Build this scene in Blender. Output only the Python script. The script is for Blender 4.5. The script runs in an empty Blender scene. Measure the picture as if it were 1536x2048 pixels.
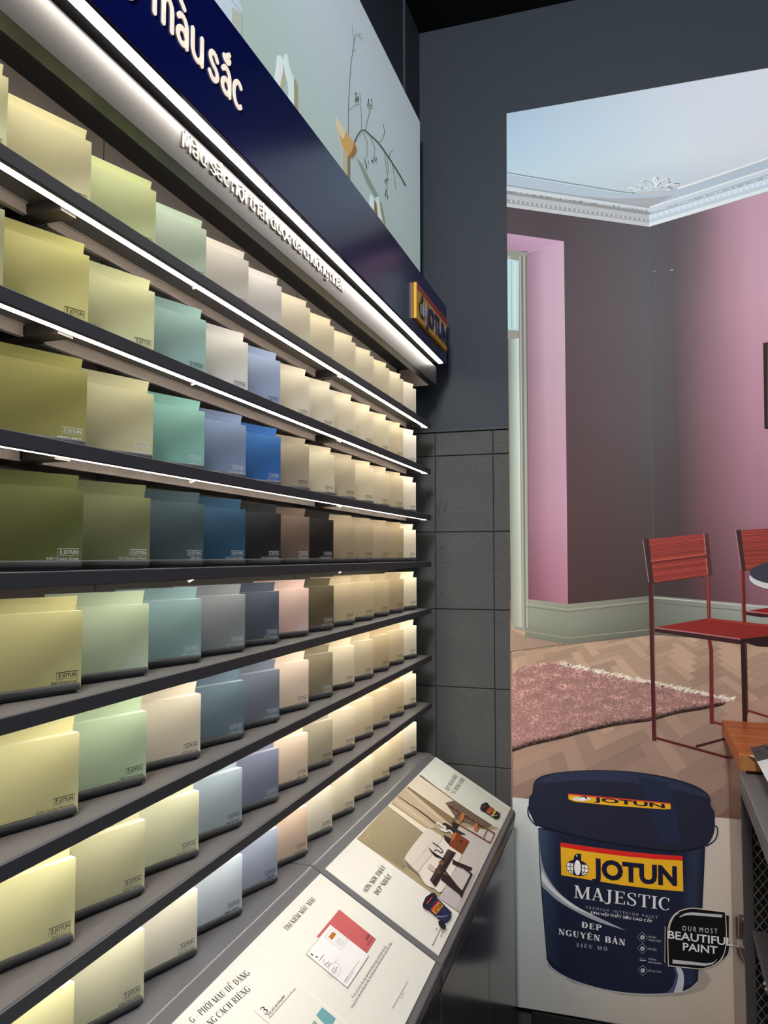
import bpy, bmesh, math, random, unicodedata
import numpy as np
from mathutils import Vector, Matrix, noise

random.seed(7)
SC = bpy.context.scene
COL = SC.collection

# ------------------------------------------------------------------ camera, exposure, light
FPX = 1550.0                                   # focal length in pixels of the 1536 x 2048 frame
EYE = Vector((0.0, 0.0, 1.5))
YAW, PITCH = math.radians(17.89), math.radians(3.25)
cam_data = bpy.data.cameras.new('camera')
cam_data.sensor_fit = 'VERTICAL'
cam_data.sensor_height = 36.0
cam_data.sensor_width = 27.0
cam_data.lens = 36.0 * FPX / 2048.0
cam_data.clip_start = 0.02
cam = bpy.data.objects.new('camera', cam_data)
cam.location = EYE
cam.rotation_euler = (math.pi / 2 + PITCH, 0, YAW)
COL.objects.link(cam)
SC.camera = cam

SC.view_settings.view_transform = 'Standard'
SC.view_settings.look = 'None'
SC.view_settings.gamma = 1.0
SC.view_settings.use_curve_mapping = False
SC.view_settings.exposure = 0.0

world = bpy.data.worlds.new('shop_world')
SC.world = world
world.use_nodes = True
world.node_tree.nodes['Background'].inputs[0].default_value = (0.44, 0.70, 1.0, 1)
world.node_tree.nodes['Background'].inputs[1].default_value = 0.10

LED_STRENGTH = 34.0
LED_COLOUR = (1.0, 0.925, 0.79)
COVE_STRENGTH = 26.0


def area_lamp(name, loc, size, power, colour, aim):
    d = bpy.data.lights.new(name, 'AREA')
    d.shape = 'RECTANGLE'
    d.size, d.size_y = size
    d.energy = power
    d.color = colour
    o = bpy.data.objects.new(name, d)
    o.location = loc
    o.rotation_euler = (Vector(aim) - Vector(loc)).to_track_quat('-Z', 'Y').to_euler()
    COL.objects.link(o)
    return o


area_lamp('fill_light', (-0.02, -0.85, 3.22), (0.4, 0.7), 124, (0.99, 0.985, 0.98), (0.25, 2.5, 1.5))  # unseen lamp added to brighten the poster
area_lamp('fill_light', (1.5, -1.6, 3.25), (1.4, 1.4), 7, (0.50, 0.76, 1.0), (0.0, 2.0, 0.8))  # unseen bluish lamp added as fill, standing in for daylight


# ------------------------------------------------------------------ colours and materials
def lin1(c):
    c = max(0.0, min(1.0, c / 255.0))
    return c / 12.92 if c <= 0.04045 else ((c + 0.055) / 1.055) ** 2.4


def lin(c, g=1.0):
    return tuple(min(0.95, lin1(v) * g) for v in c)


_mats = {}


def mat(name, rgb=(128, 128, 128), rough=0.5, spec=0.5, metal=0.0, bump=None, emit=None, grain=None, coat=0.0):
    """plain procedural surface; bump = (scale, strength), grain = (scale, amount)"""
    if name in _mats:
        return _mats[name]
    m = bpy.data.materials.new(name)
    m.use_nodes = True
    nt = m.node_tree
    b = nt.nodes['Principled BSDF']
    c = lin(rgb) + (1,)
    b.inputs['Base Color'].default_value = c
    b.inputs['Roughness'].default_value = rough
    b.inputs['Specular IOR Level'].default_value = spec
    b.inputs['Metallic'].default_value = metal
    b.inputs['Coat Weight'].default_value = coat
    b.inputs['Coat Roughness'].default_value = 0.06
    if emit:
        b.inputs['Emission Color'].default_value = tuple(emit[0]) + (1,)
        b.inputs['Emission Strength'].default_value = emit[1]
    if bump or grain:
        tc = nt.nodes.new('ShaderNodeTexCoord')
        if bump:
            n = nt.nodes.new('ShaderNodeTexNoise')
            n.inputs['Scale'].default_value = bump[0]
            n.inputs['Detail'].default_value = 6
            bp = nt.nodes.new('ShaderNodeBump')
            bp.inputs['Strength'].default_value = bump[1]
            bp.inputs['Distance'].default_value = 0.01
            nt.links.new(tc.outputs['Object'], n.inputs['Vector'])
            nt.links.new(n.outputs['Fac'], bp.inputs['Height'])
            nt.links.new(bp.outputs['Normal'], b.inputs['Normal'])
        if grain:
            n = nt.nodes.new('ShaderNodeTexNoise')
            n.inputs['Scale'].default_value = grain[0]
            n.inputs['Detail'].default_value = 4
            r = nt.nodes.new('ShaderNodeMapRange')
            r.inputs['To Min'].default_value = 1 - grain[1]
            r.inputs['To Max'].default_value = 1 + grain[1]
            mx = nt.nodes.new('ShaderNodeVectorMath')
            mx.operation = 'SCALE'
            mx.inputs[0].default_value = c[:3]
            nt.links.new(tc.outputs['Object'], n.inputs['Vector'])
            nt.links.new(n.outputs['Fac'], r.inputs['Value'])
            nt.links.new(r.outputs['Result'], mx.inputs['Scale'])
            nt.links.new(mx.outputs['Vector'], b.inputs['Base Color'])
    _mats[name] = m
    return m


def wood_mat(name, dark, light, rough, scale, coat):
    m = bpy.data.materials.new(name)
    m.use_nodes = True
    nt = m.node_tree
    b = nt.nodes['Principled BSDF']
    tc = nt.nodes.new('ShaderNodeTexCoord')
    mp = nt.nodes.new('ShaderNodeMapping')
    mp.inputs['Scale'].default_value = scale
    n = nt.nodes.new('ShaderNodeTexNoise')
    n.inputs['Scale'].default_value = 1.0
    n.inputs['Detail'].default_value = 8
    n.inputs['Distortion'].default_value = 0.6
    cr = nt.nodes.new('ShaderNodeValToRGB')
    cr.color_ramp.elements[0].position = 0.3
    cr.color_ramp.elements[1].position = 0.7
    cr.color_ramp.elements[0].color = lin(dark) + (1,)
    cr.color_ramp.elements[1].color = lin(light) + (1,)
    nt.links.new(tc.outputs['Object'], mp.inputs['Vector'])
    nt.links.new(mp.outputs['Vector'], n.inputs['Vector'])
    nt.links.new(n.outputs['Fac'], cr.inputs['Fac'])
    nt.links.new(cr.outputs['Color'], b.inputs['Base Color'])
    b.inputs['Roughness'].default_value = rough
    b.inputs['Coat Weight'].default_value = coat
    b.inputs['Coat Roughness'].default_value = 0.05
    b.inputs['Specular IOR Level'].default_value = 0.25
    return m


def ink_mat(name, rough, spec, glow=0.0):
    """printing ink: the colours of a flat printed picture, stored per vertex of the print"""
    m = bpy.data.materials.new(name)
    m.use_nodes = True
    nt = m.node_tree
    b = nt.nodes['Principled BSDF']
    a = nt.nodes.new('ShaderNodeVertexColor')
    a.layer_name = 'ink'
    nt.links.new(a.outputs['Color'], b.inputs['Base Color'])
    b.inputs['Roughness'].default_value = rough
    b.inputs['Specular IOR Level'].default_value = spec
    if glow:                                      # faint glow added to brighten the picture panel
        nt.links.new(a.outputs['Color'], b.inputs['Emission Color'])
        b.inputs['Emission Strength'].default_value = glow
    return m


M_INK = ink_mat('printing_ink', 0.5, 0.15)
M_GLOW_INK = ink_mat('glowing_printing_ink', 0.5, 0.15, 0.34)
M_STEEL = mat('dark_grey_powder_coat', (66, 68, 73), 0.42, 0.4)
M_SHELF = mat('shelf_grey_powder_coat', (88, 85, 85), 0.45, 0.4)
M_LIP = mat('shelf_edge_grey', (58, 60, 66), 0.5, 0.4)
M_BACK = mat('shelving_back_panel_grey', (64, 58, 55), 0.6, 0.3)
M_RAIL = mat('rail_grey_metal', (206, 192, 182), 0.5, 0.4)
M_LED = mat('led_diffuser', (255, 255, 255), 0.5, 0.3, emit=(LED_COLOUR, LED_STRENGTH))
M_COVE = mat('cove_diffuser', (255, 255, 255), 0.5, 0.3, emit=((1.0, 0.90, 0.78), COVE_STRENGTH))
M_NAVY = mat('gloss_navy_panel', (12, 20, 84), 0.2, 0.34)
M_TRAY = mat('tray_charcoal_plastic', (58, 59, 62), 0.5, 0.4)
M_WALL = mat('blue_lit_dark_wall', (52, 60, 69), 0.6, 0.3, bump=(60, 0.12))  # bluer than the blocks: tint of the light put into the colour
M_CONSOLE = mat('console_grey_lacquer', (86, 86, 90), 0.3, 0.4)
M_DOOR = mat('cabinet_gloss_grey', (82, 83, 86), 0.16, 0.5)
M_BLACK = mat('black_trim', (14, 14, 15), 0.5, 0.3)


# ------------------------------------------------------------------ mesh building
class MB:
    """collects faces, then links them as ONE mesh object"""

    def __init__(self):
        self.v, self.f, self.c = [], [], []

    def add(self, pts, faces, col=(1, 1, 1)):
        n = len(self.v)
        self.v += [tuple(p) for p in pts]
        self.f += [tuple(i + n for i in f) for f in faces]
        if col and isinstance(col[0], (tuple, list, np.ndarray)):
            self.c += [tuple(q) for q in col]
        else:
            self.c += [tuple(col)] * len(pts)

    def box(self, x0, x1, y0, y1, z0, z1, col=(1, 1, 1)):
        p = [(x0, y0, z0), (x1, y0, z0), (x1, y1, z0), (x0, y1, z0), (x0, y0, z1), (x1, y0, z1), (x1, y1, z1), (x0, y1, z1)]
        self.add(p, [(0, 3, 2, 1), (4, 5, 6, 7), (0, 1, 5, 4), (1, 2, 6, 5), (2, 3, 7, 6), (3, 0, 4, 7)], col)

    def bbox(self, x0, x1, y0, y1, z0, z1, bevel=0.002, seg=2):
        bm = bmesh.new()
        bmesh.ops.create_cube(bm, size=1.0)
        for w in bm.verts:
            w.co = Vector(((x0 + x1) / 2 + w.co.x * (x1 - x0), (y0 + y1) / 2 + w.co.y * (y1 - y0), (z0 + z1) / 2 + w.co.z * (z1 - z0)))
        bmesh.ops.bevel(bm, geom=bm.edges[:], offset=bevel, segments=seg, affect='EDGES', profile=0.5)
        self.take(bm)

    def take(self, bm):
        bm.verts.index_update()
        self.add([w.co[:] for w in bm.verts], [[w.index for w in f.verts] for f in bm.faces])
        bm.free()

    def prism_y(self, prof, y0, y1):
        """profile of (x, z) points swept along y"""
        n = len(prof)
        p = [(x, y0, z) for x, z in prof] + [(x, y1, z) for x, z in prof]
        fs = [tuple(range(n)), tuple(range(2 * n - 1, n - 1, -1))]
        fs += [(i, i + n, (i + 1) % n + n, (i + 1) % n) for i in range(n)]
        self.add(p, fs)

    def plate(self, pts, off, col=(1, 1, 1)):
        """a flat outline pushed out along the vector off"""
        n = len(pts)
        off = Vector(off)
        p = [Vector(q) for q in pts]
        p = p + [q + off for q in p]
        fs = [tuple(range(n - 1, -1, -1)), tuple(range(n, 2 * n))]
        fs += [(i, (i + 1) % n, (i + 1) % n + n, i + n) for i in range(n)]
        self.add(p, fs, col)

    def tube(self, pts, r, k=6):
        P = [Vector(p) for p in pts]
        vs, fs = [], []
        for i, p in enumerate(P):
            d = (P[min(i + 1, len(P) - 1)] - P[max(i - 1, 0)]).normalized()
            a = d.orthogonal().normalized()
            b = d.cross(a)
            for j in range(k):
                t = 2 * math.pi * j / k
                vs.append(p + a * (r * math.cos(t)) + b * (r * math.sin(t)))
        for i in range(len(P) - 1):
            for j in range(k):
                fs.append((i * k + j, i * k + (j + 1) % k, (i + 1) * k + (j + 1) % k, (i + 1) * k + j))
        fs += [tuple(range(k))[::-1], tuple(range((len(P) - 1) * k, len(P) * k))]
        self.add(vs, fs)

    def build(self, name, material, parent=None, ink=False, smooth=False, fix=True):
        me = bpy.data.meshes.new(name)
        off = Vector((0, 0, 0))
        if parent is not None and not getattr(self, 'local', False):
            p = parent
            while p is not None:
                off += p.location
                p = p.parent
        me.from_pydata([(x - off.x, y - off.y, z - off.z) for x, y, z in self.v], [], self.f)
        if fix and not ink:
            bm = bmesh.new()
            bm.from_mesh(me)
            bmesh.ops.recalc_face_normals(bm, faces=bm.faces)
            bm.to_mesh(me)
            bm.free()
        if ink:
            at = me.color_attributes.new('ink', 'FLOAT_COLOR', 'POINT')
            a = np.ones((len(self.v), 4), dtype=np.float32)
            a[:, :3] = np.array(self.c, dtype=np.float32)
            at.data.foreach_set('color', a.ravel())
        me.materials.append(material)
        if smooth:
            me.shade_smooth()
        me.update()
        o = bpy.data.objects.new(name, me)
        COL.objects.link(o)
        if parent is not None:
            o.parent = parent
        return o


def tag(o, label, cat, group=None):
    o['label'] = label
    o['category'] = cat
    if group:
        o['group'] = group
    return o


def thing(name, label, cat, loc=(0, 0, 0), rotz=0.0, group=None):
    o = bpy.data.objects.new(name, None)
    o.empty_display_size = 0.05
    COL.objects.link(o)
    o.location = loc
    o.rotation_euler = (0, 0, rotz)
    return tag(o, label, cat, group)


def struct(o):
    o['kind'] = 'structure'
    return o


# ------------------------------------------------------------------ tracing onto flat prints
_F = Vector((-math.sin(YAW) * math.cos(PITCH), math.cos(YAW) * math.cos(PITCH), math.sin(PITCH)))
_R = Vector((math.cos(YAW), math.sin(YAW), 0))
_U = _R.cross(_F)


def on_plane(p0, n):
    """a traced point of a flat print -> its place on the print's own plane; h lifts an ink layer off the sheet"""
    p0, n = Vector(p0), Vector(n).normalized()

    def fn(q, h=0.0):
        d = _F + _R * ((q[0] - 768) / FPX) + _U * ((1024 - q[1]) / FPX)
        t = (p0 - EYE).dot(n) / d.dot(n)
        return EYE + d * t + n * h
    return fn


INK = 0.0003                                     # thickness of one printed layer


def stroke_outline(pts, w):
    """polyline with a width at each point -> two rails"""
    P = [Vector((p[0], p[1])) for p in pts]
    if not isinstance(w, (list, tuple)):
        w = [w] * len(P)
    L, R = [], []
    for i, p in enumerate(P):
        a = P[max(i - 1, 0)]
        b = P[min(i + 1, len(P) - 1)]
        d = (b - a)
        d = d.normalized() if d.length > 1e-9 else Vector((1, 0))
        n = Vector((-d.y, d.x)) * (w[i] / 2)
        L.append(p + n)
        R.append(p - n)
    return L, R


def arc(cx, cy, rx, ry, a0, a1, n=18):
    return [(cx + rx * math.cos(math.radians(a0 + (a1 - a0) * i / n)), cy + ry * math.sin(math.radians(a0 + (a1 - a0) * i / n))) for i in range(n + 1)]


def spline(pts, n=6):
    out = []
    P = [Vector(p) for p in pts]
    for i in range(len(P) - 1):
        p0, p1, p2, p3 = P[max(i - 1, 0)], P[i], P[i + 1], P[min(i + 2, len(P) - 1)]
        for k in range(n):
            t = k / n
            out.append(tuple(0.5 * ((2 * p1) + (p2 - p0) * t + (2 * p0 - 5 * p1 + 4 * p2 - p3) * t * t + (3 * p1 - p0 - 3 * p2 + p3) * t ** 3)))
    out.append(tuple(P[-1]))
    return out


_txt = {}


def sans(s, bold=0.0):
    """outline of a line of sans lettering: points, faces, width, with cap height 1"""
    key = (s, bold)
    if key in _txt:
        return _txt[key]

    def mesh_of(body):
        cu = bpy.data.curves.new('t', 'FONT')
        cu.body = body
        cu.size = 1.0
        cu.offset = bold
        cu.resolution_u = 3
        o = bpy.data.objects.new('t', cu)
        COL.objects.link(o)
        dg = bpy.context.evaluated_depsgraph_get()
        me = bpy.data.meshes.new_from_object(o.evaluated_get(dg))
        v = [(w.co.x, w.co.y) for w in me.vertices]
        f = [tuple(p.vertices) for p in me.polygons]
        bpy.data.objects.remove(o)
        bpy.data.curves.remove(cu)
        bpy.data.meshes.remove(me)
        return v, f
    if bold not in _txt:
        hv, _ = mesh_of('H')
        _txt[bold] = max(y for _, y in hv)
    cap = _txt[bold]
    v, f = mesh_of(s)
    x0 = min(x for x, _ in v)
    v = [((x - x0) / cap, y / cap) for x, y in v]
    _txt[key] = (v, f, max(x for x, _ in v))
    return _txt[key]


# a high-contrast serif alphabet, cap height 1
SE_T, SE_t = 0.15, 0.035


def serif_glyph(ch):
    T, t = SE_T, SE_t
    S = []

    def st(x, y0=0, y1=1, w=None):
        S.append(([(x, y0), (x, y1)], w or T))

    def hr(x0, y, x1, w=None):
        S.append(([(x0, y), (x1, y)], w or t))

    def sf(x, h=0.15):
        hr(x - h, t / 2, x + h)
        hr(x - h, 1 - t / 2, x + h)

    def ln(x0, y0, x1, y1, w):
        S.append(([(x0, y0), (x1, y1)], w))

    def bowl(cx, cy, rx, ry, a0, a1, n=22):
        p = arc(cx, cy, rx, ry, a0, a1, n)
        S.append((p, [t + (T - t) * abs(math.cos(math.radians(a0 + (a1 - a0) * i / n))) for i in range(n + 1)]))
    w = 0.62
    if ch == 'I':
        w = .34; st(.17); sf(.17)
    elif ch == 'L':
        st(.16); sf(.16, .14); hr(.1, t / 2, .56); st(.55, 0, .26, t)
    elif ch == 'T':
        st(.31); hr(.03, 1 - t / 2, .59); st(.035, .74, 1, t); st(.585, .74, 1, t); hr(.18, t / 2, .44)
    elif ch == 'E':
        st(.16); hr(.02, 1 - t / 2, .54); hr(.02, t / 2, .56); hr(.16, .52, .42); st(.53, .78, 1, t); st(.55, 0, .24, t); st(.42, .42, .62, t)
        w = .6
    elif ch == 'H':
        w = .74; st(.17); st(.57); hr(.17, .5, .57); sf(.17, .13); sf(.57, .13)
    elif ch == 'N':
        w = .7; st(.12, 0, 1, t); ln(.13, .98, .57, .0, T); st(.58, 0, 1, t); hr(.0, t / 2, .24); hr(.0, 1 - t / 2, .16); hr(.46, 1 - t / 2, .7)
    elif ch == 'M':
        w = .86; st(.1, 0, 1, t); ln(.13, 1, .41, 0, T); ln(.41, 0, .69, 1, t); st(.71); hr(.0, t / 2, .21); hr(.0, 1 - t / 2, .16); hr(.58, t / 2, .84); hr(.68, 1 - t / 2, .84)
    elif ch == 'A':
        w = .64; ln(.08, 0, .31, 1, t); ln(.3, 1, .54, 0, T); hr(.16, .32, .46); hr(.0, t / 2, .18); hr(.4, t / 2, .66)
    elif ch == 'V':
        w = .62; ln(.09, 1, .31, 0, T); ln(.31, 0, .54, 1, t); hr(.0, 1 - t / 2, .2); hr(.44, 1 - t / 2, .62)
    elif ch == 'Y':
        w = .62; ln(.08, 1, .31, .45, T); ln(.31, .45, .55, 1, t); st(.31, 0, .47); hr(.18, t / 2, .44); hr(.0, 1 - t / 2, .2); hr(.46, 1 - t / 2, .63)
    elif ch == 'K':
        w = .68; st(.16); sf(.16, .14); ln(.2, .38, .56, 1, t); ln(.32, .58, .58, 0, T); hr(.46, 1 - t / 2, .66); hr(.48, t / 2, .7)
    elif ch == 'U':
        w = .68
        p = [(.16, 1), (.16, .3)] + arc(.35, .3, .19, .28, 180, 360, 14)[1:] + [(.54, 1)]
        S.append((p, [T, T] + [T + (t - T) * min(1, i / 8) for i in range(1, 15)] + [t]))
        hr(.02, 1 - t / 2, .3); hr(.44, 1 - t / 2, .64)
    elif ch == 'J':
        w = .42
        p = [(.24, 1), (.24, .15)] + arc(.1, .12, .14, .24, 0, -150, 10)[1:]
        S.append((p, [T, T] + [T + (t - T) * i / 10 for i in range(1, 11)]))
        hr(.1, 1 - t / 2, .38)
    elif ch == 'O':
        w = .7; bowl(.35, .5, .27, .49, 0, 360, 32)
    elif ch in 'CG':
        w = .66
        p = arc(.34, .5, .27, .49, 48, 318, 26)
        S.append((p, [t + (T - t) * max(0, -math.cos(math.radians(48 + 270 * i / 26))) for i in range(27)]))
        st(.53, .72, .99, t)
        if ch == 'G':
            st(.53, .02, .42); hr(.4, .42, .66)
    elif ch == 'S':
        w = .56
        p = spline([(.46, .76), (.42, .93), (.28, .985), (.13, .9), (.1, .74), (.2, .58), (.36, .45), (.46, .3), (.43, .1), (.27, .015), (.12, .08), (.07, .26)], 4)
        n = len(p)
        S.append((p, [t + (T - t) * math.exp(-((i / n - .5) / .17) ** 2) for i in range(n)]))
        st(.46, .74, .98, t); st(.07, .02, .28, t)
    elif ch in 'DĐ':
        w = .7; st(.16); hr(.02, 1 - t / 2, .32); hr(.02, t / 2, .32); bowl(.3, .5, .29, .485, -90, 90)
        if ch == 'Đ':
            hr(.0, .5, .36, t * 1.3)
    elif ch in 'PRB':
        w = .62; st(.16); hr(.02, t / 2, .32); hr(.02, 1 - t / 2, .32); hr(.16, .49, .32); bowl(.3, .74, .23, .245, -90, 90)
        if ch == 'R':
            ln(.34, .49, .58, .0, T * .95); hr(.5, t / 2, .68); w = .68
        if ch == 'B':
            bowl(.3, .255, .27, .24, -90, 90); w = .66
    elif ch == '3':
        w = .56; bowl(.22, .74, .22, .245, -80, 140); bowl(.22, .27, .26, .26, -140, 90); ln(.16, .5, .24, .52, t)
    elif ch in '-–':
        w = .42; hr(.06, .42, .34, t * 1.3)
    elif ch == ' ':
        w = .3
    return w, S


def marks(base_w, combining, top, k, w):
    """Vietnamese tone and vowel marks as strokes; k is the mark's size, w the stroke"""
    S = []
    cx = base_w / 2
    y = top
    for m in sorted(combining, key=lambda c: 0 if ord(c) in (0x302, 0x306) else 1):
        o = ord(m)
        if o == 0x302:
            S.append(([(cx - k, y), (cx, y + k * .75)], w)); S.append(([(cx, y + k * .75), (cx + k, y)], w)); y += k * .95
        elif o == 0x306:
            S.append((arc(cx, y + k * .6, k, k * .7, 180, 360, 8), w)); y += k * .9
        elif o == 0x300:
            S.append(([(cx - k * .8, y + k * .9), (cx + k * .3, y + k * .1)], w))
        elif o == 0x301:
            S.append(([(cx - k * .1, y + k * .1), (cx + k * .9, y + k * .9)], w))
        elif o == 0x303:
            S.append((spline([(cx - k, y + .2 * k), (cx - k * .4, y + k * .6), (cx + k * .4, y + .2 * k), (cx + k, y + .6 * k)], 3), w))
        elif o == 0x309:
            S.append((arc(cx, y + k * .6, k * .4, k * .4, 160, -80, 8), w))
        elif o == 0x323:
            S.append(([(cx - w * .6, -k * .7), (cx + w * .6, -k * .7)], max(w * 1.2, .07)))
        elif o == 0x31b:
            S.append((arc(base_w * .86, top - k * .25, k * .55, k * .6, -70, 40, 6), w))
    return S


def serif_line(s, space=0.03):
    out, x = [], 0.0
    for ch in s:
        d = unicodedata.normalize('NFD', ch) if ch != 'Đ' else 'Đ'
        w, S = serif_glyph(d[0])
        S = S + marks(w, d[1:], 1.1, 0.14, 0.05)
        out += [([(px + x, py) for px, py in p], ww) for p, ww in S]
        x += w + space
    return out, x - space


# a rounded lower-case stroke alphabet, x-height 1
def round_glyph(ch):
    S = []
    w = 0.84

    def a(*k):
        S.append(arc(*k))
    if ch == 'a':
        w = .8
        S.append([(.12, .86)] + arc(.34, .66, .3, .34, 115, 0, 8) + [(.64, 0)])
        S.append(arc(.36, .27, .27, .27, 20, 340, 16))
    elif ch == 'c':
        w = .74; S.append(arc(.42, .5, .34, .5, 52, 308, 18))
    elif ch == 'o':
        w = .9; S.append(arc(.43, .5, .36, .5, 0, 360, 24))
    elif ch in 'dđ':
        w = .92; S.append(arc(.42, .5, .34, .5, 0, 360, 24)); S.append([(.76, 0), (.76, 1.5)])
        if ch == 'đ':
            S.append([(.5, 1.28), (.98, 1.28)])
    elif ch == 'g':
        w = .9; S.append(arc(.42, .5, .34, .5, 0, 360, 24)); S.append([(.76, 1)] + [(.76, -.1)] + arc(.44, -.1, .32, .32, 0, -130, 9)[1:])
    elif ch == 'h':
        w = .86; S.append([(.12, 0), (.12, 1.5)]); S.append([(.12, .5)] + arc(.42, .6, .3, .4, 170, 0, 9) + [(.72, 0)])
    elif ch in 'iı':
        w = .3; S.append([(.14, 0), (.14, 1)])
        if ch == 'i':
            S.append([(.14, 1.34), (.14, 1.36)])
    elif ch == 'm':
        w = 1.3
        S.append([(.12, 0), (.12, 1)]); S.append([(.12, .5)] + arc(.37, .64, .25, .36, 170, 0, 9) + [(.62, 0)]); S.append([(.62, .5)] + arc(.87, .64, .25, .36, 170, 0, 9) + [(1.12, 0)])
    elif ch == 'n':
        w = .86; S.append([(.12, 0), (.12, 1)]); S.append([(.12, .5)] + arc(.42, .6, .3, .4, 170, 0, 9) + [(.72, 0)])
    elif ch == 's':
        w = .74; S.append(spline([(.62, .84), (.44, 1.0), (.2, .96), (.12, .74), (.3, .54), (.54, .42), (.64, .22), (.5, .02), (.26, .0), (.08, .16)], 4))
    elif ch == 't':
        w = .56; S.append([(.2, 1.36), (.2, .3)] + arc(.42, .24, .22, .24, 180, 280, 6)); S.append([(.04, 1), (.5, 1)])
    elif ch == 'u':
        w = .88; S.append([(.1, 1), (.1, .4)] + arc(.41, .4, .31, .4, 180, 360, 10)); S.append([(.72, 1), (.72, 0)])
    elif ch == 'M':
        w = 1.1
        for p in ([(.12, 0), (.17, 1.4)], [(.17, 1.4), (.5, .2)], [(.5, .2), (.83, 1.4)], [(.83, 1.4), (.9, 0)]):
            S.append(p)
    elif ch == ' ':
        w = .34
    return w, S


def round_outline(p, sw):
    """stroke with rounded ends as one closed outline"""
    L, R = stroke_outline(p, sw)
    d0 = (Vector(p[0]) - Vector(p[1])).normalized()
    d1 = (Vector(p[-1]) - Vector(p[-2])).normalized()
    out = list(L)
    for k in range(1, 6):
        t = math.pi * k / 6
        n = Vector((-d1.y, d1.x))
        out.append(Vector(p[-1]) + (n * math.cos(t) + d1 * math.sin(t)) * (sw / 2))
    out += R[::-1]
    for k in range(1, 6):
        t = math.pi * k / 6
        n = Vector((-d0.y, d0.x))
        out.append(Vector(p[0]) + (n * math.cos(t) + d0 * math.sin(t)) * (sw / 2))
    return out


def round_strokes(s, sw, gap=0.0):
    out, x = [], 0.0
    for ch in s:
        d = unicodedata.normalize('NFD', ch) if ch != 'đ' else 'đ'
        w, S = round_glyph(d[0] if not (d[0] == 'i' and len(d) > 1 and chr(0x323) not in d) else 'ı')
        S = list(S) + [p for p, _ in marks(w, d[1:], 1.3, 0.2, sw * .8)]
        out += [[(px + x, py) for px, py in p] for p in S]
        x += w + gap
    return out, x - gap


def raised_letters(mb, strokes, sw, place, depth):
    """each stroke becomes a small raised bar with rounded ends; place(u, v) -> point, depth = vector"""
    for p in strokes:
        closed = (Vector(p[0]) - Vector(p[-1])).length < 1e-4 and len(p) > 6
        if closed:
            L, R = stroke_outline(p[:-1] + [p[0]], sw)
            q = p[:-1]
            n = len(q)
            c = [Vector(v) for v in q]
            o, i = [], []
            for k in range(n):
                d = (c[(k + 1) % n] - c[k - 1]).normalized()
                nn = Vector((-d.y, d.x)) * (sw / 2)
                o.append(c[k] - nn)
                i.append(c[k] + nn)
            V = [place(*v) for v in o + i]
            V = V + [Vector(v) + Vector(depth) for v in V]
            F = []
            for k in range(n):
                m = (k + 1) % n
                F += [(k, m, n + m, n + k), (2 * n + k, 3 * n + k, 3 * n + m, 2 * n + m), (k, 2 * n + k, 2 * n + m, m), (n + k, n + m, 3 * n + m, 3 * n + k)]
            mb.add(V, F)
        else:
            mb.plate([place(*v) for v in round_outline(p, sw)], depth)


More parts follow.
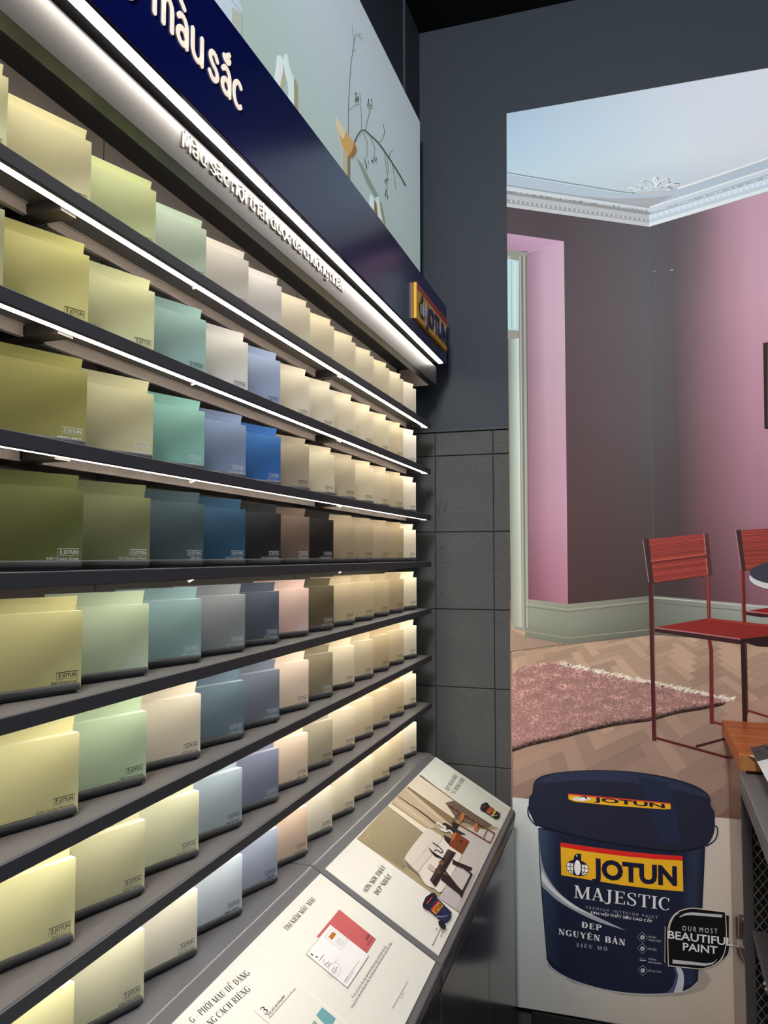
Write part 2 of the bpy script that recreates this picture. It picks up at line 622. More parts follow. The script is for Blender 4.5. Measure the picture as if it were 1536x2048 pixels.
class Sheet:
    """a flat print: traced pieces of ink become the named children of one thing"""

    def __init__(self, root, fn, gain=1.0):
        self.root, self.fn, self.parts, self.gain, self.n = root, fn, {}, gain, 0

    def mb(self, name):
        return self.parts.setdefault(name, MB())

    def col(self, c, q=None):
        return lin(c, self.gain(q) if callable(self.gain) else self.gain)

    def h(self, lay):
        self.n = (self.n + 1) % 56
        return lay * INK + self.n * 5e-6

    def poly(self, name, pts, c, lay=1):
        h = self.h(lay)
        self.mb(name).add([self.fn(p, h) for p in pts], [tuple(range(len(pts)))], self.col(c, pts[0]))

    def grad(self, name, quad, cols, lay=1, n=12):
        """quad: TL, TR, BR, BL; cols: rows of printed colours, bilinear between them"""
        A = np.array(cols, dtype=float)
        r, cc = A.shape[0], A.shape[1]
        TL, TR, BR, BL = [np.array(q, float) for q in quad]
        V, C, F = [], [], []
        h = self.h(lay)
        for j in range(n + 1):
            for i in range(n + 1):
                u, v = i / n, j / n
                p = (TL * (1 - u) + TR * u) * (1 - v) + (BL * (1 - u) + BR * u) * v
                V.append(self.fn(p, h))
                x, y = u * (cc - 1), v * (r - 1)
                i0, j0 = min(int(x), max(cc - 2, 0)), min(int(y), max(r - 2, 0))
                fx, fy = x - i0, y - j0
                i1, j1 = min(i0 + 1, cc - 1), min(j0 + 1, r - 1)
                q = (A[j0, i0] * (1 - fx) + A[j0, i1] * fx) * (1 - fy) + (A[j1, i0] * (1 - fx) + A[j1, i1] * fx) * fy
                C.append(self.col(tuple(q), p))
        for j in range(n):
            for i in range(n):
                k = j * (n + 1) + i
                F.append((k, k + 1, k + n + 2, k + n + 1))
        self.mb(name).add(V, F, C)

    def stroke(self, name, pts, w, c, lay=1, c2=None):
        L, R = stroke_outline(pts, w)
        n = len(L)
        h = self.h(lay)
        V = [self.fn(p, h) for p in L + R]
        self.mb(name).add(V, [(i, i + 1, n + i + 1, n + i) for i in range(n - 1)], self.col(c, pts[0]))

    def sans(self, name, s, a, b, up, c, lay=1, bold=0.0, bend=0.0):
        v, f, w = sans(s, bold)
        a, b, up = Vector(a), Vector(b), Vector(up)
        P = []
        h = self.h(lay)
        for x, y in v:
            u = x / w
            P.append(self.fn(a + (b - a) * u + up * y + Vector((0, bend * 4 * u * (1 - u))), h))
        self.mb(name).add(P, f, self.col(c, a))

    def serif(self, name, s, a, b, up, c, lay=1, thick=None, thin=None, space=0.03):
        global SE_T, SE_t
        o = (SE_T, SE_t)
        SE_T, SE_t = thick or SE_T, thin or SE_t
        S, w = serif_line(s, space)
        SE_T, SE_t = o
        a, b, up = Vector(a), Vector(b), Vector(up)
        for p, ww in S:
            L, R = stroke_outline(p, ww)
            n = len(L)
            h = self.h(lay)
            V = [self.fn(a + (b - a) * (q.x / w) + up * q.y, h) for q in L + R]
            self.mb(name).add(V, [(i, i + 1, n + i + 1, n + i) for i in range(n - 1)], self.col(c, a))

    def bird(self, name, place, lay, dark, light):
        """the little round bird emblem; place(u, v) with v upwards"""
        def P(pts, c, l):
            self.poly(name, [place(*p) for p in pts], c, l)
        P(arc(.5, .36, .5, .36, 0, 360, 30)[:-1], dark, lay)
        P([(.3, .5), (.33, .72), (.34, .84), (.4, .94), (.5, 1.0), (.66, 1.0), (.66, .5)], dark, lay)
        for sgn in (-1, 1):
            pts = []
            for k in range(15):
                t = math.radians(-80 + 112 * k / 14)
                pts.append((.5 + sgn * .475 * math.cos(t), .36 + .335 * math.sin(t)))
            pts = [q for q in pts if abs(q[0] - .5) > .19]
            pts += [(.5 + sgn * .19, pts[-1][1]), (.5 + sgn * .19, pts[0][1])]
            P(pts, light, lay + 1)
            for y in (.2, .38):
                h = .475 * math.sqrt(max(0, 1 - ((y - .36) / .335) ** 2))
                self.stroke(name, [place(.5 + sgn * .19, y + .01), place(.5 + sgn * h, y)], self.bw, dark, lay + 2)
            self.stroke(name, [place(.5 + sgn * (.33 * math.cos(t)), .36 + .335 * math.sin(t)) for t in [math.radians(-70 + 14 * k) for k in range(9)]], self.bw, dark, lay + 2)
        P(arc(.5, .37, .145, .34, 0, 360, 24)[:-1], light, lay + 1)
        P(arc(.47, .9, .03, .035, 0, 360, 10)[:-1], light, lay + 1)

    bw = 1.2

    def finish(self, mat_=None, under=None):
        """under: which printed piece belongs to which larger printed piece"""
        objs = {k: m.build(k, mat_ or M_INK, self.root, ink=True) for k, m in self.parts.items()}
        for k, p in (under or {}).items():
            if k in objs and p in objs:
                objs[k].parent = objs[p]
        return objs


# ================================================================== THE SETTING
Y_WALL, Y_TILE = 2.552, 2.545
m = MB()
m.box(-1.0, 3.2, -3.2, 2.9, -0.1, 0.0)
struct(m.build('floor', mat('dark_floor_tile', (70, 70, 72), 0.3, 0.5, grain=(3, 0.15))))
m = MB()
m.box(-1.0, 3.2, -3.2, 2.9, 3.345, 3.45)
struct(m.build('ceiling', mat('black_ceiling_paint', (22, 22, 24), 0.8, 0.2)))
m = MB()
m.box(-1.0, 3.2, Y_WALL, 2.9, 0.0, 3.345)
wall = struct(m.build('wall_back', M_WALL))
# the lower part of the wall is faced with painted blocks with open joints
m = MB()
zs = [0.02, 0.298, 0.556, 0.8138, 1.0661, 1.3229, 1.5808, 1.8384, 1.918]
xs = [-0.9, -0.836, -0.6385, -0.441, -0.2435, -0.046, 0.1515, 0.349, 0.5465, 0.744, 0.95, 1.2, 1.6]
for z0, z1 in zip(zs, zs[1:]):
    for x0, x1 in zip(xs, xs[1:]):
        m.bbox(x0 + .0012, x1 - .0012, Y_TILE, Y_WALL + .01, z0 + .0012, z1 - .0012, 0.0012, 1)
m.prism_y([(-0.9, 1.921), (1.6, 1.921), (1.6, 1.926), (-0.9, 1.926)], Y_TILE - .002, Y_WALL + .01)
wf = on_plane((0, Y_TILE, 0), (0, -1, 0))
for sq in ([(846, 985), (850, 1006), (856, 988), (861, 1004)], [(866, 990), (874, 1012), (878, 1026), (882, 996), (890, 1025), (894, 1000)],
           [(880, 1098), (886, 1092), (893, 1100)], [(906, 861), (914, 858), (919, 862)], [(868, 1345), (873, 1352)], [(898, 972), (901, 976)]):
    m.tube([wf(p, .0005) for p in spline(sq, 4)], 0.0016, 5)
m.build('block_facing', mat('painted_grey_blocks', (66, 67, 68), 0.55, 0.35, bump=(70, 0.14)), wall)
m = MB()
m.box(-1.0, -0.80, -3.2, 2.6, 0.0, 3.345)
m.box(-0.81, -0.70, -3.2, 2.60, 2.13, 3.345)     # boxed-out upper part behind the picture panel
m.bbox(-0.71, -0.692, 2.372, 2.60, 2.13, 3.345, 0.003, 2)
struct(m.build('wall_left', M_WALL))
m = MB()
m.bbox(-0.33, 1.6, 2.505, 2.56, 0.0, 0.092, 0.003)
struct(m.build('baseboard_back', mat('black_baseboard', (24, 24, 25), 0.35, 0.4)))

# ================================================================== SHELVING
Y0, Y1 = 0.15, 2.415                             # near and far end of the shelves
XF, XB = -0.62, -0.735                           # front edge and back panel
SH = [1.930 - 0.149 * k for k in range(7)]       # top edges of the seven shelves
ZC = 0.887                                       # the ledge of the consoles carries the eighth row
unit = thing('display_shelving', 'dark grey metal display shelving with seven lit shelves along the left wall', 'shelving', (XB, 1.3, ZC))
m = MB()
for ya, yb in ((Y0, 0.93), (0.932, 1.62), (1.622, Y1)):
    m.box(XB - .01, XB, ya, yb, ZC + .002, 2.12)
m.build('back_panel', M_BACK, unit)
M_CHANNEL = mat('light_channel_grey', (70, 68, 66), 0.5)
M_BRACKET = mat('bracket_grey_metal', (72, 66, 62), 0.5, 0.4)
for zt in SH:
    m = MB()
    m.prism_y([(-.693, zt - .001), (XF - .006, zt - .001), (XF - .006, zt - .0045), (-.693, zt - .0045)], Y0, Y1)
    sh = m.build('shelf', M_SHELF, unit)
    m = MB()
    m.bbox(XF - .006, XF, Y0, Y1, zt - .018, zt, 0.0012, 2)
    m.build('front_edge', M_LIP, sh)
    m = MB()
    m2 = MB()
    for ya, yb in ((Y0, 1.02), (1.024, 1.64), (1.644, Y1 - .012)):
        m.box(-.6378, -.6288, ya, yb, zt - .0168, zt - .0158)
        m2.box(-.6392, -.6268, ya, yb, zt - .0158, zt - .006)
    m2.build('light_channel', M_CHANNEL, sh)
    m.build('light_strip', M_LED, sh)
    for ya, yb in ((Y0, 0.735), (0.77, 1.625), (1.68, 2.37)):
        m = MB()
        m.box(-.693, -.690, ya, yb, zt - .019, zt - .0045)
        m.box(-.6965, -.6885, ya, yb, zt - .0198, zt - .0185)
        m.box(-.690, -.6875, ya, yb, zt - .0062, zt - .0045)
        m.build('rail', M_RAIL, sh)
    for yb in (0.752, 1.652, 2.385):
        m = MB()
        m.box(XB, -.642, yb - .014, yb + .012, zt - .019, zt - .0047)
        m.tube([(-.66, yb + .012, zt - .014), (-.66, yb + .017, zt - .014)], 0.0035, 8)
        m.build('bracket', M_BRACKET, sh)
    for yb in (1.022, 1.642):
        m = MB()
        m.tube([(-.632, yb - .012, zt - .017), (-.636, yb - .004, zt - .022), (-.632, yb + .006, zt - .017)], 0.0012, 5)
        m.build('lamp_cable', mat('white_cable', (225, 220, 215), 0.5), sh)

# ------------------------------------------------------------------ canopy with the long lettering and the cove light
canopy = thing('shelf_canopy', 'grey metal canopy above the top shelf with a row of small raised letters', 'canopy', (-.61, 1.3, 2.055))
m = MB()
m.prism_y([(-.605, 2.112), (-.607, 2.117), (-.612, 2.119), (-.612, 2.1205), (-.66, 2.1205), (-.66, 2.1185), (-.6145, 2.1165), (-.6085, 2.111), (-.6085, 2.0585), (-.628, 2.0585), (-.628, 2.0555), (-.605, 2.0555)], Y0 - .3, 2.43)
m.build('fascia', mat('brushed_grey_metal', (50, 50, 52), 0.38, 0.5), canopy)
m = MB()
m.box(-.73, -.607, 2.424, 2.4295, 2.0555, 2.1185)
m.build('end_plate', M_BRACKET, canopy)
m = MB()
m.box(-.735, -.65, Y0 - .3, 2.424, 2.113, 2.1185)
m.build('top_plate', mat('near_black_metal', (20, 20, 24), 0.5), canopy)
m = MB()
m.bbox(-.6265, -.6145, Y0, 2.41, 2.0995, 2.107, 0.002, 2)
m.build('light_strip', M_LED, canopy)
words = 'Màu sắc nội thất được ưa chuộng nhất'.split()
LGAP, WGAP = 0.09, 0.42
wid = [round_strokes(w, 0.17, LGAP)[1] for w in words]
total = sum(wid) + WGAP * (len(words) - 1)
ys, ye, bz, hx = 0.934, 1.577, 2.0845, 0.0165
u0 = 0.0
for wd, ww in zip(words, wid):
    m = MB()
    raised_letters(m, round_strokes(wd, 0.17, LGAP)[0], 0.145, lambda u, v: Vector((-.6055, ys + (ye - ys) * (u0 + u) / total, bz + hx * v)), (0.0022, 0, 0))
    m.build('raised_word', mat('cream_letter_acrylic', (236, 226, 214), 0.4), canopy)
    u0 += ww + WGAP

# ------------------------------------------------------------------ navy sign
sign = thing('sign_board', 'long glossy navy sign board with glowing cream letters above the shelving', 'sign', (-.60, 1.3, 2.123))
m = MB()
m.bbox(-.578, -.57, Y0 - .35, 2.43, 2.123, 2.312, 0.0015, 2)
m.build('front_panel', M_NAVY, sign)
m = MB()
m.box(-.655, -.578, Y0 - .35, 2.428, 2.302, 2.311)
m.box(-.655, -.578, Y0 - .35, 2.428, 2.1305, 2.1335)
m.box(-.655, -.578, 2.42, 2.4285, 2.1335, 2.302)
m.build('casing', mat('near_black_metal'), sign)
m = MB()
m.bbox(-.5965, -.5815, Y0 - .3, 2.424, 2.1245, 2.1305, 0.0015, 2)
m.build('light_strip', M_COVE, sign)
M_GLOW = mat('backlit_cream_acrylic', (190, 176, 156), 0.4, 0.3, emit=((1.0, 0.88, 0.74), 0.72))
for ch, ya, sc in (('g', .7405, .042), ('m', .8085, .039), ('à', .8625, .039), ('u', .8985, .039), ('s', .9445, .039), ('ắ', .9805, .039), ('c', 1.0155, .039)):
    S_, w_ = round_strokes(ch, .17)
    m = MB()
    raised_letters(m, [[(ya + u * .039, 2.191 + v * .0385) for u, v in p] for p in S_], 0.0076, lambda u, v: Vector((-.5698, u, v)), (0.0014, 0, 0))
    m.build('letter', M_GLOW, sign)
# logo plaque at the far end of the sign
pl = thing('logo_plaque', 'small yellow and red raised logo plaque at the far end of the navy sign', 'plaque', (-.57, 2.2, 2.157))
LY0, LY1, LZ0, LZ1 = 2.030, 2.396, 2.156, 2.2575
LX = -.5698
m = MB()
m.bbox(LX, LX + .009, LY0, LY1, LZ0, LZ1, 0.001, 1)
m.build('plaque_body', mat('yellow_plaque_enamel', (244, 184, 48), 0.35), pl)
m = MB()
m.box(LX + .0085, LX + .0098, LY0 + .001, LY1 - .001, LZ1 - .017, LZ1 - .001)
m.build('red_stripe', mat('red_enamel', (190, 42, 52), 0.35), pl)
def plq(u, v):
    return (LY0 + .022 + u * .066, LZ0 + .014 + v * .066)
sh = Sheet(pl, lambda q, h=0: Vector((LX + .0093 + h * 6, q[0], q[1])))
sh.bw = .0016
sh.bird('bird_emblem', plq, 1, (14, 18, 70), (225, 228, 235))
sh.finish()
v, f, w = sans('JOTUN', 0.03)
m = MB()
n = len(v)
V = [(LX + .0086, LY0 + .1 + x / w * .25, LZ0 + .016 + y * .056) for x, y in v]
m.add(V + [(x + .0035, y, z) for x, y, z in V], [tuple(i + n for i in q) for q in f])
edges = {}
for q in f:
    for i in range(len(q)):
        a, b = q[i], q[(i + 1) % len(q)]
        k = (min(a, b), max(a, b))
        edges[k] = edges.get(k, 0) + 1
m.f += [(a, b, b + n, a + n) for (a, b), c in edges.items() if c == 1]
m.build('lettering', mat('navy_letter_enamel', (16, 18, 78), 0.3), pl)

# ------------------------------------------------------------------ picture panel above the sign
lbx = -.660
pic = thing('picture_panel', 'large pale picture panel of a vase with a bare branch above the navy sign', 'picture', (lbx - .015, 1.3, 2.315))
m = MB()
m.bbox(lbx - .03, lbx, -.25, 2.437, 2.315, 2.955, 0.002, 1)
m.build('panel', mat('panel_white_edge', (200, 208, 208), 0.5), pic)
S = Sheet(pic, on_plane((lbx, 0, 0), (1, 0, 0)), 1.3)
S2 = Sheet(pic, lambda q, h=0: Vector((lbx + h, q[0], q[1])), 1.3)
S2.grad('printed_backdrop', [(-.25, 2.953), (2.435, 2.953), (2.435, 2.317), (-.25, 2.317)],
        [[(172, 190, 196)] * 3 + [(178, 192, 200), (184, 196, 204), (176, 186, 192), (168, 176, 184)],
         [(150, 170, 160)] * 2 + [(150, 168, 160), (176, 192, 198), (182, 196, 202), (178, 190, 196), (166, 178, 180)],
         [(140, 158, 146)] * 3 + [(160, 178, 172), (172, 188, 188), (170, 186, 186), (164, 180, 176)],
         [(138, 154, 138)] * 3 + [(156, 174, 162), (164, 182, 174), (160, 178, 168), (158, 176, 166)]], 1, 20)
S2.finish(M_GLOW_INK)


def z8(*pts):
    return [(640 + x / 4.762, 30 + y / 4.762) for x, y in pts]


S.poly('printed_vase_stem', z8((212, 1270), (285, 1350), (284, 1590), (284, 1700), (212, 1700)), (176, 172, 148), 3)
S.poly('printed_vase_stem', z8((258, 1340), (285, 1350), (284, 1590), (284, 1700), (258, 1700)), (120, 112, 92), 4)
S.poly('printed_vase_bowl', z8(*spline([(148, 978), (200, 1050), (262, 1140), (318, 1220), (344, 1275), (330, 1330), (300, 1362), (255, 1330), (205, 1240), (170, 1120), (148, 978)], 4)[:-1]), (196, 158, 96), 5)
S.poly('printed_vase_bowl', z8(*spline([(148, 978), (200, 1050), (235, 1105), (215, 1180), (180, 1130), (148, 978)], 4)[:-1]), (208, 198, 166), 6)
S.poly('printed_vase_bowl', z8(*spline([(318, 1220), (344, 1275), (330, 1330), (300, 1362), (270, 1340), (300, 1290), (318, 1220)], 4)[:-1]), (150, 108, 54), 6)
S.poly('printed_vase_shadow', z8((340, 1350), (400, 1420), (480, 1580), (560, 1730), (520, 1740), (440, 1600)), (128, 146, 132), 2)
for w_, pts in ((1.0, [(262, 1140), (262, 920), (264, 840), (285, 480), (300, 380), (315, 260), (332, 185)]), (.8, [(332, 185), (362, 200), (398, 235)]), (.8, [(362, 200), (378, 170)]), (.6, [(316, 250), (305, 170), (296, 95)]),
                (.8, [(302, 350), (325, 335), (336, 322)]), (.9, [(266, 915), (300, 880), (330, 866), (370, 848)]), (.8, [(386, 1105), (388, 980), (378, 840), (372, 740)]),
                (2.6, [(318, 1220), (350, 1150), (386, 1105), (424, 1103), (470, 1145), (550, 1220), (650, 1360), (700, 1440), (756, 1530), (812, 1632)]),
                (1.0, [(424, 1100), (440, 1020), (462, 940), (470, 880), (490, 860), (480, 800)]), (1.0, [(462, 940), (470, 945)]), (1.0, [(470, 895), (500, 890)]),
                (1.0, [(552, 1222), (580, 1190), (600, 1150), (606, 1100), (595, 1040)]), (1.0, [(652, 1358), (664, 1310), (690, 1288)]),
                (.8, [(404, 1115), (425, 1170), (444, 1210), (436, 1260), (448, 1290), (430, 1360)]), (.8, [(478, 1160), (492, 1215), (512, 1250), (515, 1300), (500, 1370)]),
                (.8, [(606, 1320), (618, 1400), (626, 1480)]), (.8, [(628, 1345), (642, 1440), (640, 1500), (630, 1560), (634, 1660)]), (.8, [(684, 1425), (700, 1530), (714, 1640)])):
    S.stroke('printed_branch', z8(*spline(pts, 3)), w_, (74, 72, 58), 7)
random.seed(3)
for cx, cy, nn, hh in ((345, 770, 9, 90), (462, 830, 8, 80), (434, 1400, 5, 90), (505, 1370, 6, 80), (630, 1580, 5, 70), (632, 1690, 6, 90), (392, 232, 1, 26), (628, 1492, 2, 20), (714, 1640, 2, 16)):
    for k in range(nn):
        x = cx + random.uniform(-22, 22) * min(1, nn / 5)
        y = cy + random.uniform(-.5, .3) * hh
        L_ = random.uniform(.35, .7) * hh
        S.poly('printed_catkins', z8((x, y), (x + 5, y + L_ * .4), (x + random.uniform(-6, 6), y + L_), (x - 5, y + L_ * .5)), random.choice([(82, 84, 66), (60, 60, 48), (100, 98, 78)]), 8)


def z1(*pts):
    return [(400 + x / 6.982, y / 6.982) for x, y in pts]


for pts, c in (([(1035, 1160), (1050, 1010), (1068, 930), (1072, 800), (1095, 772), (1140, 800), (1160, 880), (1150, 1000), (1120, 1150), (1100, 1260), (1090, 1400), (1020, 1300)], (214, 228, 232)),
               ([(1145, 850), (1165, 900), (1180, 1000), (1180, 1150), (1150, 1200), (1120, 1330), (1090, 1250), (1120, 1100)], (176, 172, 140)),
               ([(1165, 850), (1178, 780), (1195, 746), (1222, 790), (1235, 900), (1265, 1010), (1302, 1080), (1306, 1300), (1306, 1540), (1225, 1420), (1240, 1300), (1235, 1180), (1205, 1090), (1180, 980)], (206, 226, 234)),
               ([(1306, 1085), (1340, 1130), (1360, 1200), (1366, 1600), (1306, 1540)], (150, 150, 116))):
    S.poly('printed_sculpture', z1(*pts), c, 3 if c[0] < 200 else 4)
for pts, c in (([(480, 1715), (492, 1716), (512, 1750), (518, 1830), (500, 1860), (470, 1830), (472, 1750)], (206, 222, 230)), ([(524, 1760), (545, 1722), (562, 1760), (570, 1850), (590, 1960), (560, 1930), (530, 1880)], (200, 216, 224)),
               ([(512, 1750), (535, 1800), (548, 1930), (520, 1900), (512, 1850)], (132, 104, 62)), ([(562, 1760), (585, 1800), (605, 1900), (625, 2000), (605, 2000), (575, 1880)], (140, 142, 110))):
    S.poly('printed_shells', z8(*pts), c, 4)
S.poly('printed_jar', z1((-60, -300), (420, -300), (560, 70), (582, 150), (580, 610), (580, 700), (400, 500)), (180, 196, 206), 3)
S.poly('printed_jar', z1((430, 90), (578, 200), (580, 700), (430, 500)), (168, 176, 164), 4)
S.stroke('printed_jar', z1((420, -20), (500, 90), (578, 195)), .6, (120, 126, 120), 5)
for k in range(60):
    x, y = random.uniform(300, 570), random.uniform(20, 520)
    if y < (x - 120) * 1.28 - 40 and x - 430 > -130:
        S.poly('printed_jar', z1((x, y), (x + 5, y + 2), (x + 3, y + 7), (x - 2, y + 4)), (96, 102, 98), 6)
S.finish(M_GLOW_INK)

# ================================================================== CONSOLES UNDER THE SHELVING
SL = 0.571                                       # slope of the reading desks
for (ya, yb, lab, seams) in ((1.4575, 2.380, 'grey sloping console under the shelving, the one nearest the back wall', (1.952,)),
                             (0.10, 1.4525, 'grey sloping console in the near corner under the shelving', (0.55, 1.0))):
    con = thing('display_console', lab, 'console', (-.55, (ya + yb) / 2, 0), group='sloping consoles under the shelving')
    bm = bmesh.new()
    prof = [(-.735, ZC), (-.62, ZC), (-.355, .7357), (-.353, .720), (-.357, .717), (-.357, .6955), (-.38, .6955), (-.62, .83), (-.735, .83)]
    a = [bm.verts.new((x, ya, z)) for x, z in prof]
    b = [bm.verts.new((x, yb, z)) for x, z in prof]
    n = len(prof)
    bm.faces.new(a[::-1])
    bm.faces.new(b)
    for i in range(n):
        bm.faces.new((a[i], a[(i + 1) % n], b[(i + 1) % n], b[i]))
    bmesh.ops.bevel(bm, geom=bm.edges[:], offset=0.0018, segments=2, affect='EDGES', profile=0.5)
    m = MB()
    m.take(bm)
    m.build('worktop', M_CONSOLE, con)
    m = MB()
    m.box(-.735, -.372, ya + .002, yb - .002, 0.0, .70)
    m.build('cabinet', M_BLACK, con)
    cuts = [ya] + list(seams) + [yb]
    for c0, c1 in zip(cuts, cuts[1:]):
        m = MB()
        m.bbox(-.372, -.358, c0 + .0012, c1 - .0012, .004, .690, 0.001, 2)
        m.build('door', M_DOOR, con)
m = MB()


def desk_pt(y, s, h=0.0):
    k = math.hypot(1, SL)
    return Vector((-.62 + s / k + h * SL / k, y, ZC - s * SL / k + h / k))


desk = on_plane((-.62, 0, ZC), (SL, 0, 1))


def board(name, label, y0, y1):
    t = thing(name, label, 'information board', tuple(desk_pt((y0 + y1) / 2, .155)), group='printed boards on the consoles')
    m = MB()
    m.plate([desk_pt(y0, .0235, .0004), desk_pt(y0, .291, .0004), desk_pt(y1, .291, .0004), desk_pt(y1, .0235, .0004)], Vector((SL, 0, 1)).normalized() * .0012)
    m.build('board', mat('satin_white_board', (188, 187, 183), 0.4, 0.3), t)
    return t


BD = .0016
PAPER = (236, 232, 224)
TXT = (62, 58, 56)
# ---- far board: interior photograph with two tins of paint
b1 = board('information_board', 'printed board with a photograph of a white sofa on the far console', 1.473, 2.379)
S = Sheet(b1, lambda q, h=0: desk(q, BD + h), 0.6)


def Q(*pts):
    return [(640 + x / 3.84, 1500 + y / 3.84) for x, y in pts]


S.poly('printed_wall', Q((280, 688), (515, 435), (760, 195), (1315, 585), (1385, 612), (1065, 1258)), (168, 154, 124), 1)
S.grad('printed_wall', Q((280, 688), (515, 435), (800, 645), (640, 925)), [[(160, 146, 112), (178, 164, 132)], [(140, 126, 104), (150, 138, 116)]], 2, 8)
S.poly('printed_far_strip', Q((760, 192), (884, 58), (1455, 462), (1376, 612)), (222, 226, 218), 2)
S.poly('printed_niche', Q((748, 205), (775, 200), (1020, 390), (1320, 582), (1262, 612), (1035, 540), (950, 415)), (112, 98, 84), 3)
S.poly('printed_pillar', Q((665, 288), (752, 200), (1024, 396), (958, 412), (1040, 530), (1020, 548)), (224, 214, 196), 4)
S.poly('printed_pillar', Q((655, 300), (672, 286), (1035, 540), (1010, 590), (985, 590)), (138, 118, 92), 4)
S.poly('printed_curtain', Q((548, 402), (660, 292), (1010, 590), (960, 640), (880, 600), (832, 612)), (206, 188, 162), 4)
for k in range(11):
    o = k / 11
    a = (552 + 106 * o, 400 - 106 * o)
    b = (842 + 150 * o, 612 - 24 * o)
    S.stroke('printed_curtain', Q(a, ((a[0] + b[0]) / 2, (a[1] + b[1]) / 2 + 3), b), .8, random.choice([(170, 148, 118), (226, 212, 192), (188, 168, 138)]), 5)
S.poly('printed_curtain', Q((515, 437), (550, 402), (834, 612), (792, 645)), (234, 224, 206), 5)
S.poly('printed_curtain', Q((540, 420), (552, 408), (836, 616), (828, 622)), (172, 152, 116), 6)
S.stroke('printed_pole', Q((592, 362), (740, 462), (820, 520), (882, 572)), [1.0, 1.8, 2.4, 2.2], (46, 38, 36), 6)
S.poly('printed_floor', Q((1010, 700), (1060, 590), (1120, 600), (1310, 620), (1384, 612), (1070, 1256), (905, 1146), (1000, 1000)), (204, 199, 196), 4)
S.poly('printed_floor', Q((1180, 960), (1210, 925), (1070, 1256), (1020, 1220)), (188, 178, 178), 5)
S.poly('printed_floor', Q((905, 1146), (1000, 1000), (1055, 1050), (1090, 1120), (1030, 1230)), (196, 190, 192), 5)
SOFA = (222, 214, 204)
S.poly('printed_sofa', Q(*spline([(640, 845), (690, 765), (800, 630), (830, 612), (880, 640), (936, 690), (870, 790), (752, 945), (700, 920), (650, 890), (640, 845)], 3)[:-1]), SOFA, 6)
S.poly('printed_sofa', Q(*spline([(752, 952), (830, 840), (930, 700), (960, 690), (1070, 765), (1090, 800), (1030, 920), (930, 1098), (870, 1075), (800, 1040), (752, 952)], 3)[:-1]), (232, 226, 218), 7)
S.stroke('printed_sofa', Q((752, 945), (840, 830), (936, 692)), .9, (170, 156, 140), 8)
S.stroke('printed_sofa', Q((700, 905), (790, 790), (905, 660)), .5, (192, 182, 168), 8)
S.poly('printed_sofa', Q((640, 845), (650, 890), (752, 945), (760, 975), (700, 930), (648, 880)), (190, 178, 166), 8)
S.poly('printed_side_table', Q((930, 575), (955, 565), (1120, 660), (1010, 660)), (52, 46, 46), 6)
S.poly('printed_side_table', Q((1003, 570), (1030, 560), (1064, 590), (1035, 640)), (40, 40, 46), 7)
S.poly('printed_side_table', Q((945, 660), (1020, 700), (990, 745), (950, 700)), (44, 38, 38), 7)
S.stroke('printed_sculpture', Q(*spline([(888, 582), (905, 570), (930, 590), (955, 600), (950, 620), (920, 618), (960, 635), (990, 628), (1012, 655)], 3)), 3.2, (240, 238, 236), 8)
S.poly('printed_cabinet', Q((1018, 645), (1040, 640), (1142, 712), (1084, 812), (985, 745)), (128, 62, 36), 8)
S.poly('printed_cabinet', Q((1018, 650), (1040, 645), (1030, 690), (1000, 715), (990, 735)), (196, 112, 58), 9)
S.poly('printed_cabinet', Q(*arc(1078, 712, 9, 9, 0, 360, 10)[:-1]), (46, 28, 24), 9)
for a, b in (((985, 432), (1336, 652)), ((1008, 552), (1302, 724))):
    S.stroke('printed_chair', Q(a, b), 2.4, (112, 62, 44), 9)
    for k in range(9):
        t = k / 9
        S.stroke('printed_chair', Q((a[0] + (b[0] - a[0]) * t, a[1] + (b[1] - a[1]) * t - 3), (a[0] + (b[0] - a[0]) * (t + .05), a[1] + (b[1] - a[1]) * (t + .05) - 3)), .9, (206, 148, 104), 10)
for a, b in (((1008, 552), (1058, 495)), ((1302, 724), (1336, 652)), ((1248, 690), (1278, 622)), ((1196, 640), (1222, 590))):
    S.stroke('printed_chair', Q(a, b), 1.8, (140, 78, 52), 10)
S.poly('printed_chair', Q((1062, 555), (1082, 492), (1108, 500), (1092, 548), (1066, 572)), (188, 118, 72), 11)
S.poly('printed_chair', Q((1172, 622), (1186, 572), (1206, 572), (1200, 640)), (196, 116, 78), 11)
S.poly('printed_coffee_table', Q((835, 1012), (975, 772), (1036, 800), (880, 1066)), (74, 56, 56), 10)
S.poly('printed_coffee_table', Q((850, 1035), (1000, 800), (1036, 802), (880, 1066)), (44, 32, 34), 11)
for pts in ([(1010, 850), (1040, 868), (1164, 918), (1148, 940), (1010, 890)], [(930, 975), (950, 960), (1096, 1105), (1080, 1152), (1060, 1120), (920, 1010)], [(1075, 905), (1085, 898), (1165, 966), (1158, 976)], [(940, 940), (950, 930), (1070, 1085), (1058, 1090)], [(1148, 966), (1164, 966), (1092, 1110), (1080, 1100)]):
    S.poly('printed_coffee_table', Q(*pts), (46, 32, 34), 11)
S.stroke('printed_black_vase', Q((830, 766), (850, 795), (880, 822), (950, 855)), [1.2, 3, 5.5, 1.5], (28, 26, 30), 12)
S.stroke('printed_black_vase', Q(*spline([(858, 726), (900, 752), (935, 790), (920, 802), (890, 780), (870, 790)], 3)), 1.6, (28, 26, 30), 12)
S.poly('printed_cup', Q((815, 918), (835, 885), (862, 905), (890, 935), (882, 955), (850, 945)), (206, 192, 178), 12)
S.poly('printed_cup', Q((880, 920), (925, 945), (912, 975), (868, 955)), (92, 60, 42), 12)
S.poly('printed_cup', Q((900, 880), (920, 858), (948, 880), (930, 900)), (120, 88, 52), 12)
